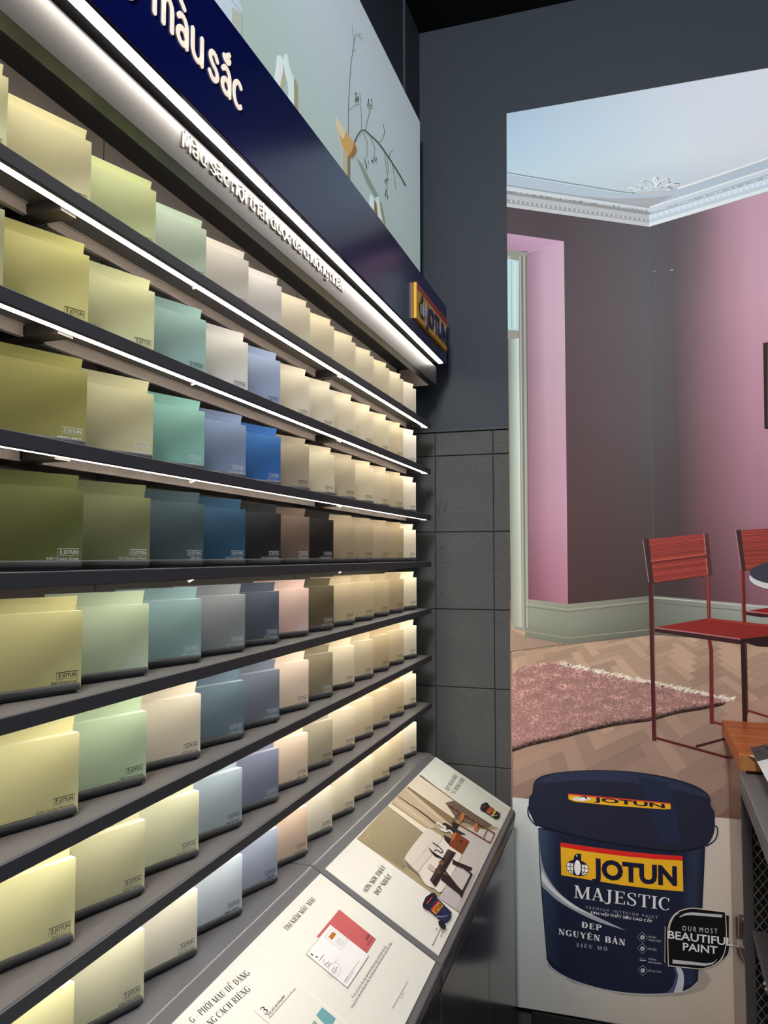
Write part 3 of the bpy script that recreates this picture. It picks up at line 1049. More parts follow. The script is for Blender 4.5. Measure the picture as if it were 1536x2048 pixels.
S.sans('printed_caption', 'Jotun Majestic', Q((338, 694))[0], Q((385, 648))[0], (-1.2, -1.0), (232, 224, 206), 3)
SERIF = dict(thick=.15, thin=.045)
S.serif('printed_heading', 'SƠN NỘI THẤT', Q((352, 1104))[0], Q((506, 910))[0], (-8.2, -6.0), TXT, 2, **SERIF)
S.serif('printed_heading', 'ĐẸP NHẤT', Q((438, 1124))[0], Q((550, 978))[0], (-8.2, -6.0), TXT, 2, **SERIF)
S.serif('printed_heading', 'ĐẸP HOÀN HẢO', Q((985, 322))[0], Q((1056, 208))[0], (-8.0, -4.6), TXT, 3, **SERIF)
S.serif('printed_heading', 'VÀ TRONG LÀNH', Q((1034, 348))[0], Q((1110, 232))[0], (-8.0, -4.6), TXT, 3, **SERIF)


def small_tin(name, L, W, o, gold):
    """a small printed tin seen along its axis: o = top-left corner, L = direction down the tin, W = across it (all in px)"""
    o, L, W = Vector(o), Vector(L), Vector(W)

    def p(u, v):
        return o + W * u + L * v
    P = lambda pts, c, l: S.poly(name, [p(*q) for q in pts], c, l)
    P([(.08, .27), (.0, .2), (-.04, .1), (.06, .02), (.5, -.05), (.94, .02), (1.04, .1), (1, .2), (.92, .27)], (28, 32, 46), 13)
    P([(.08, .25), (.92, .25), (.9, .93), (.7, 1.0), (.5, 1.02), (.3, 1.0), (.12, .93)], (24, 26, 34) if gold else (34, 40, 82), 13)
    P([(.16, .36), (.84, .36), (.84, .58), (.16, .58)], (226, 150, 40), 14)
    P([(.16, .34), (.84, .34), (.84, .39), (.16, .39)], (210, 50, 40), 15)
    P([(.25, .1), (.75, .1), (.75, .13), (.25, .13)], (200, 70, 50), 14)
    if gold:
        P([(.1, .68), (.9, .6), (.9, .72), (.1, .78)], (214, 178, 84), 15)
    a, b = p(.22, .55), p(.8, .55)
    S.sans(name, 'JOTUN', a, b, (p(.22, .43) - p(.22, .55)), (30, 26, 60), 16, .02)
    S.stroke(name, [p(.1, .62), p(.3, .78), p(.6, .9)], .9, (190, 194, 206), 15)


small_tin('printed_tin', (44, 42), (22, -27), Q((768, 1206))[0], False)
S.poly('printed_tin', Q((895, 1335), (920, 1326), (956, 1368), (952, 1392), (925, 1392), (900, 1365)), (30, 30, 34), 17)
small_tin('printed_small_tin', (33, 24), (12, -14), Q((1216, 462))[0], True)
S.sans('printed_note', 'MỚI', Q((890, 1400))[0], Q((900, 1376))[0], (-2.2, -1.6), TXT, 2)
S.sans('printed_note', 'MAJESTIC ĐẸP NGUYÊN BẢN', Q((864, 1512))[0], Q((925, 1385))[0], (-2.2, -1.6), TXT, 2, .01)
S.sans('printed_note', 'SIÊU MỜ', Q((928, 1448))[0], Q((945, 1400))[0], (-2.0, -1.4), TXT, 2)
S.sans('printed_note', 'MAJESTIC TRUE BEAUTY', Q((1370, 520))[0], Q((1398, 470))[0], (-1.4, -.9), TXT, 3)
S.finish()

# ---- near board: colour card instructions
b2 = board('information_board', 'white printed instruction board with a red card picture on the near console', 0.40, 1.4485)
S = Sheet(b2, lambda q, h=0: desk(q, BD + h), 0.6)


def N_(*pts):
    return [(520 + x / 5.908, 1780 + y / 5.908) for x, y in pts]


def L_(*pts):
    return [(340 + x / 2.743, 1700 + y / 2.743) for x, y in pts]


S.stroke('printed_fold_line', [(505, 1891), (600, 1971), (691, 2048), (760, 2106)], 2.2, (250, 248, 240), 1)
S.serif('printed_heading', 'TÌM KIẾM MẪU MÀU', N_((318, 498))[0], N_((662, 118))[0], (-8.6, -6.2), TXT, 1, **SERIF)
S.poly('printed_red_card', N_((930, 240), (1365, 590), (1250, 766), (660, 565)), (198, 98, 100), 1)
S.sans('printed_red_card', 'JOTUN', N_((1262, 612))[0], N_((1292, 552))[0], (-2.6, -1.8), (58, 30, 40), 2, .02)
S.stroke('printed_red_card', N_((1238, 592), (1274, 538)), .8, (58, 30, 40), 2)
S.sans('printed_red_card', '20177 Wild Card', N_((1268, 668))[0], N_((1328, 580))[0], (-1.8, -1.3), (58, 30, 40), 2, .02)
S.poly('printed_white_card', N_((822, 424), (1280, 786), (1024, 1172), (534, 770)), (240, 240, 242), 3)
for a, b in (((1280, 786), (1024, 1172)), ((1024, 1172), (534, 770)), ((534, 770), (690, 586))):
    S.stroke('printed_white_card', N_(a, b), .5, (150, 148, 146), 4)
for a, b in (((835, 465), (1026, 610)), ((1026, 610), (950, 726)), ((950, 726), (755, 570)), ((755, 570), (835, 465))):
    S.stroke('printed_white_card', N_(a, b), .6, (176, 174, 174), 4)
S.poly('printed_white_card', N_((850, 508), (892, 540), (842, 606), (800, 575)), (226, 150, 50), 4)
S.stroke('printed_white_card', N_((850, 508), (800, 575)), .9, (208, 60, 44), 5)
S.sans('printed_white_card', 'JOTUN', N_((838, 596))[0], N_((886, 534))[0], (-3.6, -2.6), (120, 30, 20), 5, .02)
for k in range(6):
    S.stroke('printed_white_card', N_((880 + k * 14, 640 + k * 10), (920 + k * 14, 572 + k * 10)), .45, (130, 128, 128), 4)
for a, b, w_ in (((592, 770), (618, 790), 2.6), ((650, 800), (672, 815), 2.8), ((690, 850), (745, 782), .9), ((720, 880), (756, 835), .6), ((745, 905), (770, 870), .8), ((762, 915), (802, 860), .8), ((782, 935), (822, 880), .8),
                 ((835, 985), (868, 925), .9), ((850, 1000), (905, 925), 1.0), ((868, 1005), (900, 965), .9), ((982, 1100), (1165, 856), .7), ((995, 1110), (1030, 1040), .6), ((1005, 1118), (1100, 975), .6)):
    S.stroke('printed_white_card', N_(a, b), w_, (70, 68, 68), 4)
S.stroke('printed_white_card', N_(*arc(868, 962, 72, 86, 0, 360, 28)), .5, (176, 172, 168), 5)
S.stroke('printed_white_card', N_((872, 880), (905, 825)), .4, (176, 172, 168), 5)
S.stroke('printed_white_card', N_(*arc(840, 1010, 50, 42, 70, 230, 12)), .4, (196, 190, 184), 2)
S.sans('printed_paragraph', 'Ở mặt sau của các mẫu màu, bạn sẽ tìm thấy các gợi ý phối hợp màu sắc.', N_((1098, 1292))[0], N_((1494, 676))[0], (-4.6, -3.0), (96, 92, 90), 1)
S.sans('printed_paragraph', 'Chúng tôi sản xuất mẫu bằng sơn thật, cho phép bạn cảm nhận màu sắc trung thực nhất.', N_((1084, 1412))[0], L_((1218, 516))[0], (-4.6, -3.0), (96, 92, 90), 1)
S.sans('printed_paragraph', 'Bạn cũng có thể tìm mẫu và gợi ý phối hợp màu sắc tại', L_((1222, 874))[0], L_((1306, 726))[0], (-2.6, -1.6), (96, 92, 90), 1)
S.sans('printed_paragraph', 'jotun.com/vn', L_((1268, 824))[0], L_((1284, 790))[0], (-2.6, -1.6), (96, 92, 90), 1)
S.serif('printed_heading', 'G – PHỐI MÀU DỄ DÀNG', (384, 2049), (500, 1950), (-9.5, -9.2), TXT, 1, **SERIF)
S.serif('printed_heading', 'NG CÁCH RIÊNG', (420, 2055), (501, 1982), (-9.5, -9.2), TXT, 1, **SERIF)
S.serif('printed_number', '3', (529, 2032), (536, 2024), (-11, -11), TXT, 1, **SERIF)
S.sans('printed_paragraph', 'Thuộc phối màu tương phản', L_((535, 918))[0], L_((628, 808))[0], (-3.4, -3.0), TXT, 1, .012)
S.sans('printed_paragraph', 'Bằng cách chọn kết hợp các màu sắc theo chiều ngang', L_((545, 930))[0], L_((688, 766))[0], (-2.8, -2.4), (96, 92, 90), 1)
S.stroke('printed_number', [(504, 2022), (530, 2044), (560, 2068)], .6, (120, 116, 112), 1)
S.poly('printed_teal_swatch', L_((832, 868), (906, 930), (870, 990), (798, 912)), (112, 168, 176), 1)
S.poly('printed_green_swatch', L_((786, 940), (806, 956), (790, 1000), (760, 990)), (150, 170, 150), 1)
S.finish()

# ================================================================== COLOUR CARDS
ANG = math.radians(19.5)
CW, CX, PITCH_Y = 0.148, -.652, 0.1405
rows = [  # row by row from the top, left to right; names for the labels
    [('pale beige', (226, 212, 152)), ('sand beige', (226, 208, 152)), ('pale yellow green', (206, 210, 144)), ('pale sage green', (182, 204, 180)), ('pale greige', (214, 208, 198)), ('lilac white', (220, 214, 212)), ('warm cream', (226, 214, 186)), ('light cream', (228, 214, 178)), ('soft cream', (228, 214, 182)), ('pale cream', (230, 216, 184)), ('ivory cream', (230, 214, 176)), ('ivory', (232, 218, 184)), ('white', (236, 228, 208))],
    [('olive grey', (150, 142, 96)), ('mustard olive', (184, 170, 92)), ('khaki sage', (196, 190, 136)), ('dusty teal', (130, 170, 166)), ('light grey', (198, 196, 192)), ('periwinkle blue', (140, 158, 200)), ('greige', (212, 200, 176)), ('light greige', (214, 206, 180)), ('pale greige', (222, 208, 178)), ('pale sand', (226, 212, 178)), ('cream sand', (226, 212, 174)), ('sand', (224, 204, 162)), ('white', (236, 230, 214))],
    [None, ('olive', (136, 126, 56)), ('khaki grey', (180, 168, 126)), ('turquoise', (112, 172, 162)), ('slate blue', (108, 128, 168)), ('bright blue', (34, 98, 182)), ('taupe', (156, 142, 122)), ('pale taupe', (206, 194, 162)), ('beige taupe', (188, 172, 140)), ('light beige', (216, 200, 164)), ('soft beige', (214, 196, 158)), ('beige', (206, 186, 148)), ('white', (234, 224, 202))],
    [None, ('dark olive green', (82, 84, 36)), ('moss grey', (100, 99, 62)), ('dark teal grey', (54, 74, 84)), ('deep blue', (30, 70, 104)), ('charcoal', (30, 31, 35)), ('brown taupe', (104, 82, 70)), ('black', (26, 24, 24)), ('mid taupe', (158, 138, 108)), ('grey taupe', (162, 142, 112)), ('light taupe', (172, 152, 120)), ('tan', (176, 152, 112)), ('white', (234, 222, 196))],
    [None, ('khaki yellow', (176, 166, 104)), ('sage green', (162, 182, 148)), ('grey teal', (118, 156, 160)), ('steel grey', (124, 130, 138)), ('navy slate', (70, 80, 100)), ('blush pink', (208, 172, 162)), ('dark olive brown', (92, 80, 56)), ('warm beige', (192, 172, 134)), ('fawn beige', (194, 174, 132)), ('honey beige', (190, 168, 126)), ('tan', (178, 154, 110)), ('white', (236, 222, 190))],
    [None, ('straw yellow', (210, 196, 134)), ('pale green', (170, 196, 156)), ('light greige', (214, 204, 180)), ('steel blue', (92, 118, 136)), ('slate', (104, 114, 134)), ('pinkish beige', (224, 200, 178)), ('dark taupe', (142, 128, 100)), ('light cream', (222, 206, 170)), ('beige', (204, 186, 150)), ('sand tan', (198, 174, 128)), ('pale tan', (206, 184, 140)), ('white', (236, 224, 196))],
    [None, ('pale yellow', (226, 214, 150)), ('khaki cream', (206, 196, 150)), ('greenish cream', (222, 216, 174)), ('pale blue grey', (158, 178, 194)), ('lilac slate', (120, 130, 162)), ('peach cream', (232, 206, 178)), ('sage grey', (178, 168, 140)), ('warm cream', (228, 210, 176)), ('soft cream', (226, 206, 166)), ('light sand', (218, 196, 154)), ('sand', (216, 192, 146)), ('white', (238, 224, 192))],
    [None, ('lemon cream', (238, 224, 160)), ('cream beige', (226, 214, 180)), ('off white', (230, 226, 206)), ('icy blue', (188, 204, 222)), ('pale lilac blue', (156, 170, 204)), ('peach', (222, 192, 166)), ('soft white', (232, 224, 200)), ('ivory cream', (234, 222, 190)), ('pale cream', (234, 218, 184)), ('cream', (232, 214, 172)), ('light cream', (232, 212, 168)), ('white', (238, 228, 200))],
]
names = {(3, 1): '8484 Organic Green', (3, 2): '7613 Northern Mystic', (3, 3): '5180 Oslo', (3, 4): '5455 Industrial Blue', (3, 5): '4744 Sophisticated Blue', (3, 6): '20142 Velvet', (3, 7): '1138 Botanical Black',
         (4, 1): '8469 Green Leaf', (4, 2): '7163 Minty Green', (4, 3): '5489 Free Spirit', (4, 4): '5030 St. Pauls Blue', (4, 5): '4477 Deco Blue', (5, 1): '10341 Golden Harmony', (5, 2): '7685 Dusty Green', (5, 3): '1622 Reflection',
         (6, 1): '8302 Laurel', (6, 2): '7628 Treasure', (6, 3): '7163 Minty Breeze', (7, 1): '8422 Limelight', (7, 2): '8281 Pale Linden', (7, 3): '7555 Soft Mint', (2, 4): '4315 Denim Blue', (2, 5): '4567 True Blue', (2, 6): '32 Kalahari'}
ORD = ['leftmost', 'second from the left', 'third from the left', 'fourth from the left', 'fifth from the left', 'sixth from the left', 'seventh from the left', 'sixth from the right', 'fifth from the right', 'fourth from the right', 'third from the right', 'second from the right', 'rightmost']
ROWN = ['top row', 'second row', 'third row', 'fourth row', 'fifth row', 'sixth row', 'seventh row', 'bottom row']
M_DARKPRINT = mat('dark_card_print', (34, 36, 36), 0.5, 0.3)
M_LIGHTPRINT = mat('silver_card_print', (176, 182, 184), 0.35, 0.5)


def card_logo_mesh():
    m = MB()
    w, h, t = .0275, .0088, .0005

    def r(y0, y1, z0, z1):
        m.add([(0, y0, z0), (0, y1, z0), (0, y1, z1), (0, y0, z1)], [(0, 1, 2, 3)])
    r(0, w, h - t * 1.6, h)
    r(0, w, 0, t * .6)
    r(0, t * .6, 0, h)
    r(w - t * .6, w, 0, h)
    m.add([(0, .0042 + .0016 * math.cos(a), .0036 + .0022 * math.sin(a)) for a in np.linspace(0, 2 * math.pi, 12, endpoint=False)] + [(0, .0042 + .0009 * math.cos(a), .0036 + .0015 * math.sin(a)) for a in np.linspace(0, 2 * math.pi, 12, endpoint=False)],
          [(i, (i + 1) % 12, 12 + (i + 1) % 12, 12 + i) for i in range(12)])
    r(.0036, .0048, .0054, .0074)
    v, f, ww = sans('JOTUN', 0.015)
    m.add([(0, .0072 + x / ww * .0186, .0022 + y * .0044) for x, y in v], f)
    me = bpy.data.meshes.new('logo')
    me.from_pydata(m.v, [], m.f)
    return me


LOGO = {True: card_logo_mesh(), False: card_logo_mesh()}
LOGO[True].materials.append(M_LIGHTPRINT)
LOGO[False].materials.append(M_DARKPRINT)


def tray_mesh():
    m = MB()
    w = CW - .006
    m.box(-.030, -.001, -w, -.005, .0006, .003)
    prof = [(.0005, .0045)] + [(.003 + .0026 * math.cos(a), .0085 + .0044 * math.sin(a)) for a in np.linspace(-math.pi / 2, math.pi / 2, 8)] + [(.0005, .0128)]
    m.prism_y(prof, -w, -.0045)
    m.box(-.001, .0015, -w + .01, -.012, .0012, .0055)
    me = bpy.data.meshes.new('tray')
    me.from_pydata(m.v, [], m.f)
    bm = bmesh.new()
    bm.from_mesh(me)
    bmesh.ops.recalc_face_normals(bm, faces=bm.faces)
    bm.to_mesh(me)
    bm.free()
    me.materials.append(M_TRAY)
    return me


TRAY = tray_mesh()
random.seed(11)
ROWZ = SH + [ZC]
for r, row in enumerate(rows):
    zr = ROWZ[r] - (.001 if r < 7 else 0)
    for c, item in enumerate(row):
        if item is None:
            continue
        cname, rgb = item
        first = 0 if row[0] is not None else 1
        pos = ORD[c - first] if c - first < 6 else ORD[c]
        pos_s = pos.replace('from the', 'from')
        yr = .803 + PITCH_Y * (c - 1) + random.uniform(-.0022, .0022)
        rz = -ANG + math.radians(random.uniform(-1.2, 1.2))
        loc = (CX + random.uniform(-.001, .001), yr, zr)
        lum = rgb[0] * .3 + rgb[1] * .59 + rgb[2] * .11
        rgb = tuple(int((v + (lum - v) * .24) * .95) for v in rgb)
        if rgb[0] > rgb[2] + 25 and c <= 3:
            rgb = (int(rgb[0] * .97), rgb[1], rgb[2])
        key = 'card_%d_%d_%d' % rgb
        cm = mat(key, rgb, 0.6, 0.25)
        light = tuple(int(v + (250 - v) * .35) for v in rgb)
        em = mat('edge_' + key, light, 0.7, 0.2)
        hold = thing('card_holder', 'charcoal tray with %s back card, %s, %s' % (cname, pos, ROWN[r]), 'card holder', loc, rz, 'card holders on the shelving')
        t = bpy.data.objects.new('tray', TRAY)
        COL.objects.link(t)
        t.parent = hold
        # the taller back card, its free top bowed a little towards the light
        m = MB()
        m.local = True
        prof = [(-.0142, .0031), (-.0142, .092), (-.0135, .102), (-.0118, .110), (-.0095, .118)]
        hh = random.uniform(-.0012, .0012)
        V = []
        for x, z in prof:
            for y in (-CW + .0005, -.0012):
                V.append((x, y, z + (hh if z > .1 else 0)))
        for x, z in prof:
            for y in (-CW + .0005, -.0012):
                V.append((x - .001, y, z + (hh if z > .1 else 0)))
        n = len(prof)
        F = []
        for i in range(n - 1):
            F += [(2 * i, 2 * i + 1, 2 * i + 3, 2 * i + 2), (2 * n + 2 * i, 2 * n + 2 * i + 2, 2 * n + 2 * i + 3, 2 * n + 2 * i + 1),
                  (2 * i, 2 * i + 2, 2 * n + 2 * i + 2, 2 * n + 2 * i), (2 * i + 1, 2 * n + 2 * i + 1, 2 * n + 2 * i + 3, 2 * i + 3)]
        F += [(2 * n - 2, 2 * n - 1, 4 * n - 1, 4 * n - 2), (0, 2 * n, 2 * n + 1, 1)]
        m.add(V, F)
        m.build('back_card', cm, hold)
        # the pack of loose cards standing in the tray
        pack = thing('colour_card_pack', '%s pack of colour cards, %s in the %s' % (cname, pos, ROWN[r]), 'colour cards', (loc[0], loc[1], loc[2]), rz, 'packs of colour cards on the shelving')
        m = MB()
        m.local = True
        x = 0.0
        while x > -.0118:
            th = .0024
            dz = random.uniform(-.0004, .0004) if x < 0 else 0
            dy = random.uniform(-.0004, .0004) if x < 0 else 0
            m.box(x - th + .0001, x, -CW + dy, dy, .0035, .0998 + dz)
            x -= th
        o = m.build('cards', cm, pack)
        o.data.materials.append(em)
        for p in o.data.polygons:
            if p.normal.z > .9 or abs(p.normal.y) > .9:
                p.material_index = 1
        dark = (rgb[0] * .3 + rgb[1] * .59 + rgb[2] * .11) < 128 or (r == 4 and c in (2, 3, 4, 6)) or (r == 2 and c in (2, 3, 4))
        lg = bpy.data.objects.new('printed_logo', LOGO[dark])
        COL.objects.link(lg)
        lg.parent = pack
        lg.location = (.0003, -.0325, .0185)
        m = MB()
        m.local = True
        if (r, c) in names:
            v, f, w = sans(names[(r, c)])
            sx = min(.05, w * .0034)
            m.add([(.0003, -.0052 - sx + xx / w * sx, .0133 + yy * .0034) for xx, yy in v], f)
        else:                                     # colour names too small to read in the photograph
            y = -.0052 - random.uniform(.024, .036)
            while y < -.007:
                w_ = random.uniform(.0006, .0016)
                m.add([(.0003, y, .0134), (.0003, y + w_, .0134), (.0003, y + w_, .0134 + random.uniform(.0014, .0024)), (.0003, y, .0152)], [(0, 1, 2, 3)])
                y += w_ + random.choice([.0004, .0004, .0005, .0014])
        m.build('printed_colour_name', M_LIGHTPRINT if dark else M_DARKPRINT, pack)

# ================================================================== THE LARGE POSTER ON THE BACK WALL
# A flat printed picture: everything below is ink on one panel, at the panel's own place and size.
PY = 2.5035
poster = thing('wall_poster', 'tall poster of a pink room, red chairs and navy paint tub, on the back wall', 'poster', (.2, PY, .10))
m = MB()
m.bbox(-.379, 0.626, PY, 2.548, .0985, 2.9705, 0.0015, 1)
m.build('panel', mat('poster_panel_white', (196, 200, 202), 0.5), poster)
S = Sheet(poster, on_plane((0, PY - .0002, 0), (0, -1, 0)), 1.12)
S.gain = lambda q: 1.24 - .12 * min(1.0, max(0.0, (q[1] - 900) / 1000))      # inks darker downwards, with light falloff put into their colour
PX0, PX1 = 1013, 1700


def top_y(x):
    return 226.5 - .1717 * (x - 1013)


def left_x(y):
    return 1013 + (y - 226) * .01008


# --- printed ceiling
S.grad('printed_ceiling', [(1013.2, 227), (1700, 109), (1700, 340), (1013.8, 415)],
       [[(168, 192, 212), (186, 202, 216), (204, 211, 222), (214, 218, 226), (216, 219, 227)],
        [(174, 200, 218), (188, 206, 220), (204, 213, 223), (213, 217, 225), (214, 217, 225)],
        [(182, 204, 216), (192, 208, 216), (206, 215, 221), (210, 213, 220), (208, 212, 218)],
        [(182, 200, 210), (186, 198, 206), (190, 198, 206), (196, 202, 210), (200, 205, 212)]], 1, 16)


def Z8(*pts):
    return [(1010 + x / 2.92, 220 + y / 2.92) for x, y in pts]


S.poly('printed_moulding', Z8((10, 366), (400, 432), (640, 470), (720, 484), (850, 500), (1010, 460), (1536, 285), (1536, 345), (848, 566), (400, 500), (10, 436)), (176, 188, 200), 2)
S.poly('printed_moulding', Z8((420, 500), (640, 520), (850, 512), (980, 500), (848, 566)), (164, 166, 170), 3)
S.stroke('printed_moulding', Z8((10, 366), (400, 432), (640, 472), (720, 484), (760, 484)), 1.8, (124, 142, 150), 4)
S.stroke('printed_moulding', Z8((10, 374), (400, 441), (640, 480), (740, 491)), 1.6, (206, 220, 226), 4)
S.stroke('printed_moulding', Z8((1010, 460), (1250, 380), (1536, 282), (1800, 190)), 4.2, (232, 240, 246), 4)
# cornice bands: left run and right run
LB = [(436, 566), (446, 575), (472, 597), (492, 615), (520, 640), (545, 660), (567, 684)]
RB = [(342, 566), (352, 575), (376, 597), (402, 615), (432, 640), (452, 660), (476, 684)]
BC = [(150, 160, 166), (200, 206, 210), (142, 142, 142), (178, 182, 186), (158, 160, 162), (190, 192, 192)]
RC = [(226, 236, 242), (196, 206, 216), (172, 182, 194), (206, 218, 228), (188, 202, 214), (222, 234, 240)]
for i in range(6):
    S.poly('printed_cornice', Z8((10, LB[i][0]), (845, LB[i][1]), (845, LB[i + 1][1]), (10, LB[i + 1][0])), BC[i], 4)
    k = (RB[i][1] - RB[i][0]) / (1536 - 845)
    S.poly('printed_cornice', Z8((845, RB[i][1]), (1900, RB[i][0] - k * 364), (1900, RB[i + 1][0] - (RB[i + 1][1] - RB[i + 1][0]) / 691 * 364), (845, RB[i + 1][1])), RC[i], 4)
random.seed(21)
for k in range(60):                              # egg-and-dart beads along the cornice
    t = k / 60
    x = 20 + 815 * t
    S.poly('printed_cornice', Z8((x, 522 + 118 * t), (x + 8, 523 + 118 * t), (x + 7, 541 + 115 * t), (x + 1, 540 + 115 * t)), (196, 200, 202) if k % 2 else (150, 152, 154), 5)
    x = 858 + 1000 * t
    y0 = 640 - 301 * t
    S.poly('printed_cornice', Z8((x, y0 - 20), (x + 8, y0 - 22), (x + 7, y0 - 6), (x + 1, y0 - 4)), (232, 240, 244) if k % 2 else (196, 208, 218), 5)
    S.poly('printed_cornice', Z8((x, y0 - 46 + random.uniform(-5, 5)), (x + 10, y0 - 50), (x + 12, y0 - 42), (x + 2, y0 - 40)), random.choice([(214, 222, 230), (150, 162, 174), (190, 200, 212)]), 5)
    x = 20 + 815 * t
    S.poly('printed_cornice', Z8((x, 474 + 112 * t + random.uniform(-4, 4)), (x + 10, 476 + 112 * t), (x + 9, 484 + 112 * t), (x + 1, 483 + 112 * t)), random.choice([(176, 178, 180), (118, 118, 120), (150, 150, 152)]), 5)
S.stroke('printed_cornice', Z8((845, 612), (845, 684)), 1.6, (226, 230, 232), 6)


def ZR(*pts):
    return [(1240 + x / 9.6, 340 + y / 9.6) for x, y in pts]


for pts, w_, c in (([(150, 375), (210, 350), (270, 370), (300, 390)], 2.6, (222, 232, 238)), ([(260, 420), (330, 400), (390, 380)], 2.8, (226, 236, 242)), ([(390, 310), (420, 345), (425, 375)], 1.2, (136, 148, 156)),
                   ([(350, 300), (380, 290), (410, 330)], 2.0, (224, 232, 238)), ([(390, 235), (430, 225)], 2.6, (230, 238, 242)), ([(460, 224), (510, 222), (560, 240)], 1.4, (116, 130, 140)), ([(480, 240), (540, 250), (580, 300), (600, 360)], 2.6, (208, 220, 230)),
                   ([(600, 240), (625, 270), (640, 320)], 1.2, (150, 162, 172)), ([(690, 150), (640, 180), (650, 240), (680, 270)], 4.2, (222, 232, 238)), ([(700, 150), (735, 165), (715, 220), (680, 260)], 1.4, (132, 146, 154)), ([(690, 180), (700, 210), (670, 300), (650, 350)], 3.6, (216, 226, 234)),
                   ([(760, 215), (730, 260), (690, 340)], 3.0, (226, 234, 240)), ([(780, 240), (740, 290), (710, 330)], 1.2, (150, 160, 172)), ([(790, 210), (840, 190), (890, 190)], 2.4, (228, 236, 242)), ([(920, 180), (955, 184)], 1.6, (116, 128, 138)), ([(890, 240), (910, 245)], 2.8, (232, 240, 244)),
                   ([(930, 236), (975, 238)], 1.6, (120, 132, 142)), ([(1000, 270), (940, 285), (880, 310), (890, 340)], 2.6, (226, 234, 240)), ([(1040, 268), (1100, 262), (1150, 275)], 1.4, (116, 128, 136)), ([(1010, 300), (1080, 292), (1130, 290)], 2.4, (230, 238, 242)),
                   ([(920, 325), (960, 340), (1010, 350)], 2.4, (142, 142, 152)), ([(760, 345), (800, 335), (830, 330)], 1.6, (156, 164, 174)), ([(700, 360), (760, 340), (800, 310)], 2.0, (222, 230, 236)), ([(870, 405), (930, 395), (970, 380)], 2.0, (224, 232, 238)), ([(470, 365), (510, 350), (540, 365)], 3.0, (214, 224, 232)), ([(500, 415), (560, 400), (600, 380)], 1.6, (222, 230, 236))):
    S.stroke('printed_rosette', ZR(*spline(pts, 4)), w_ * 1.1, c, 6)

# --- printed walls
S.grad('printed_wall', [(1013.9, 414), (1298, 454), (1308, 1200), (1021, 1240)],
       [[(76, 64, 71), (72, 62, 67), (78, 70, 76), (83, 79, 84)], [(85, 66, 73), (79, 64, 69), (84, 72, 78), (87, 82, 86)],
        [(90, 66, 71), (80, 58, 63), (85, 70, 74), (85, 78, 80)], [(88, 62, 65), (80, 56, 59), (79, 62, 63), (77, 68, 68)], [(85, 56, 59), (73, 48, 51), (68, 52, 51), (64, 54, 52)]], 5, 16)
S.grad('printed_wall', [(1298, 454), (1700, 336), (1700, 1225), (1308, 1200)],
       [[(78, 78, 84), (82, 76, 82), (112, 94, 102), (166, 128, 144), (190, 150, 168), (196, 154, 172), (196, 154, 172), (192, 150, 168), (188, 146, 162)],
        [(82, 82, 86), (88, 76, 82), (128, 100, 108), (168, 128, 142), (196, 150, 166), (202, 158, 176), (200, 156, 172), (196, 150, 168), (190, 146, 162)],
        [(80, 78, 80), (86, 70, 74), (126, 94, 102), (154, 114, 126), (182, 134, 150), (188, 140, 158), (186, 138, 154), (182, 134, 150), (176, 130, 146)],
        [(72, 68, 68), (76, 62, 64), (112, 80, 86), (136, 98, 108), (158, 114, 128), (166, 122, 138), (164, 120, 136), (160, 116, 132), (156, 112, 128)],
        [(60, 54, 52), (66, 52, 54), (88, 60, 64), (104, 70, 76), (124, 84, 94), (134, 92, 104), (132, 90, 102), (130, 88, 100), (128, 86, 98)]], 5, 24)
S.stroke('printed_wall', [(1298, 454), (1303, 800), (1308, 1194)], 1.2, (84, 84, 88), 6)
# window reveal
S.grad('printed_window_reveal', [(1014.2, 467), (1128, 483), (1062, 504), (1014.5, 501)], [[(186, 148, 176), (198, 158, 184)], [(168, 130, 152), (180, 140, 166)]], 6, 6)
S.grad('printed_window_reveal', [(1053, 506), (1128, 483), (1136, 1208), (1057, 1200)],
       [[(150, 118, 136), (192, 158, 178), (200, 168, 186)], [(150, 116, 132), (194, 164, 180), (202, 168, 184)], [(142, 108, 122), (182, 148, 164), (194, 158, 174)], [(140, 102, 116), (176, 134, 154), (190, 148, 168)], [(116, 72, 86), (150, 100, 118), (170, 116, 134)]], 7, 14)
S.stroke('printed_window_reveal', [(1053, 506), (1127.5, 483.6)], .9, (206, 176, 198), 8)
# window frame
S.poly('printed_window_frame', [(1014.6, 500), (1053, 505), (1057, 1262), (1023.5, 1256)], (142, 142, 132), 8)
for x0, x1, c in ((1015.5, 1021, (168, 168, 160)), (1039, 1042, (172, 176, 170)), (1042, 1046, (112, 114, 106)), (1046, 1051, (160, 160, 148)), (1051, 1053.5, (104, 96, 94))):
    S.poly('printed_window_frame', [(x0, 512), (x1, 513), (x1 + 5.5, 1256), (x0 + 7.5, 1256)], c, 9)
S.poly('printed_window_glass', [(1014.8, 518), (1038, 522), (1037.5, 662), (1016, 660)], (186, 214, 216), 10)
S.stroke('printed_window_glass', [(1023, 522), (1024, 658)], 1.0, (140, 164, 164), 11)
S.stroke('printed_window_glass', [(1030, 526), (1030, 658)], 3.0, (206, 230, 230), 11)
S.poly('printed_window_frame', [(1016, 661), (1036, 663), (1036, 676), (1016, 678)], (150, 146, 138), 11)
S.grad('printed_window_glass', [(1016.2, 678), (1038, 677), (1044, 1254), (1022.6, 1252)], [[(122, 126, 120), (170, 182, 174), (206, 226, 218)], [(130, 134, 124), (166, 176, 164), (196, 212, 200)], [(136, 136, 124), (158, 160, 144), (178, 184, 166)]], 10, 8)
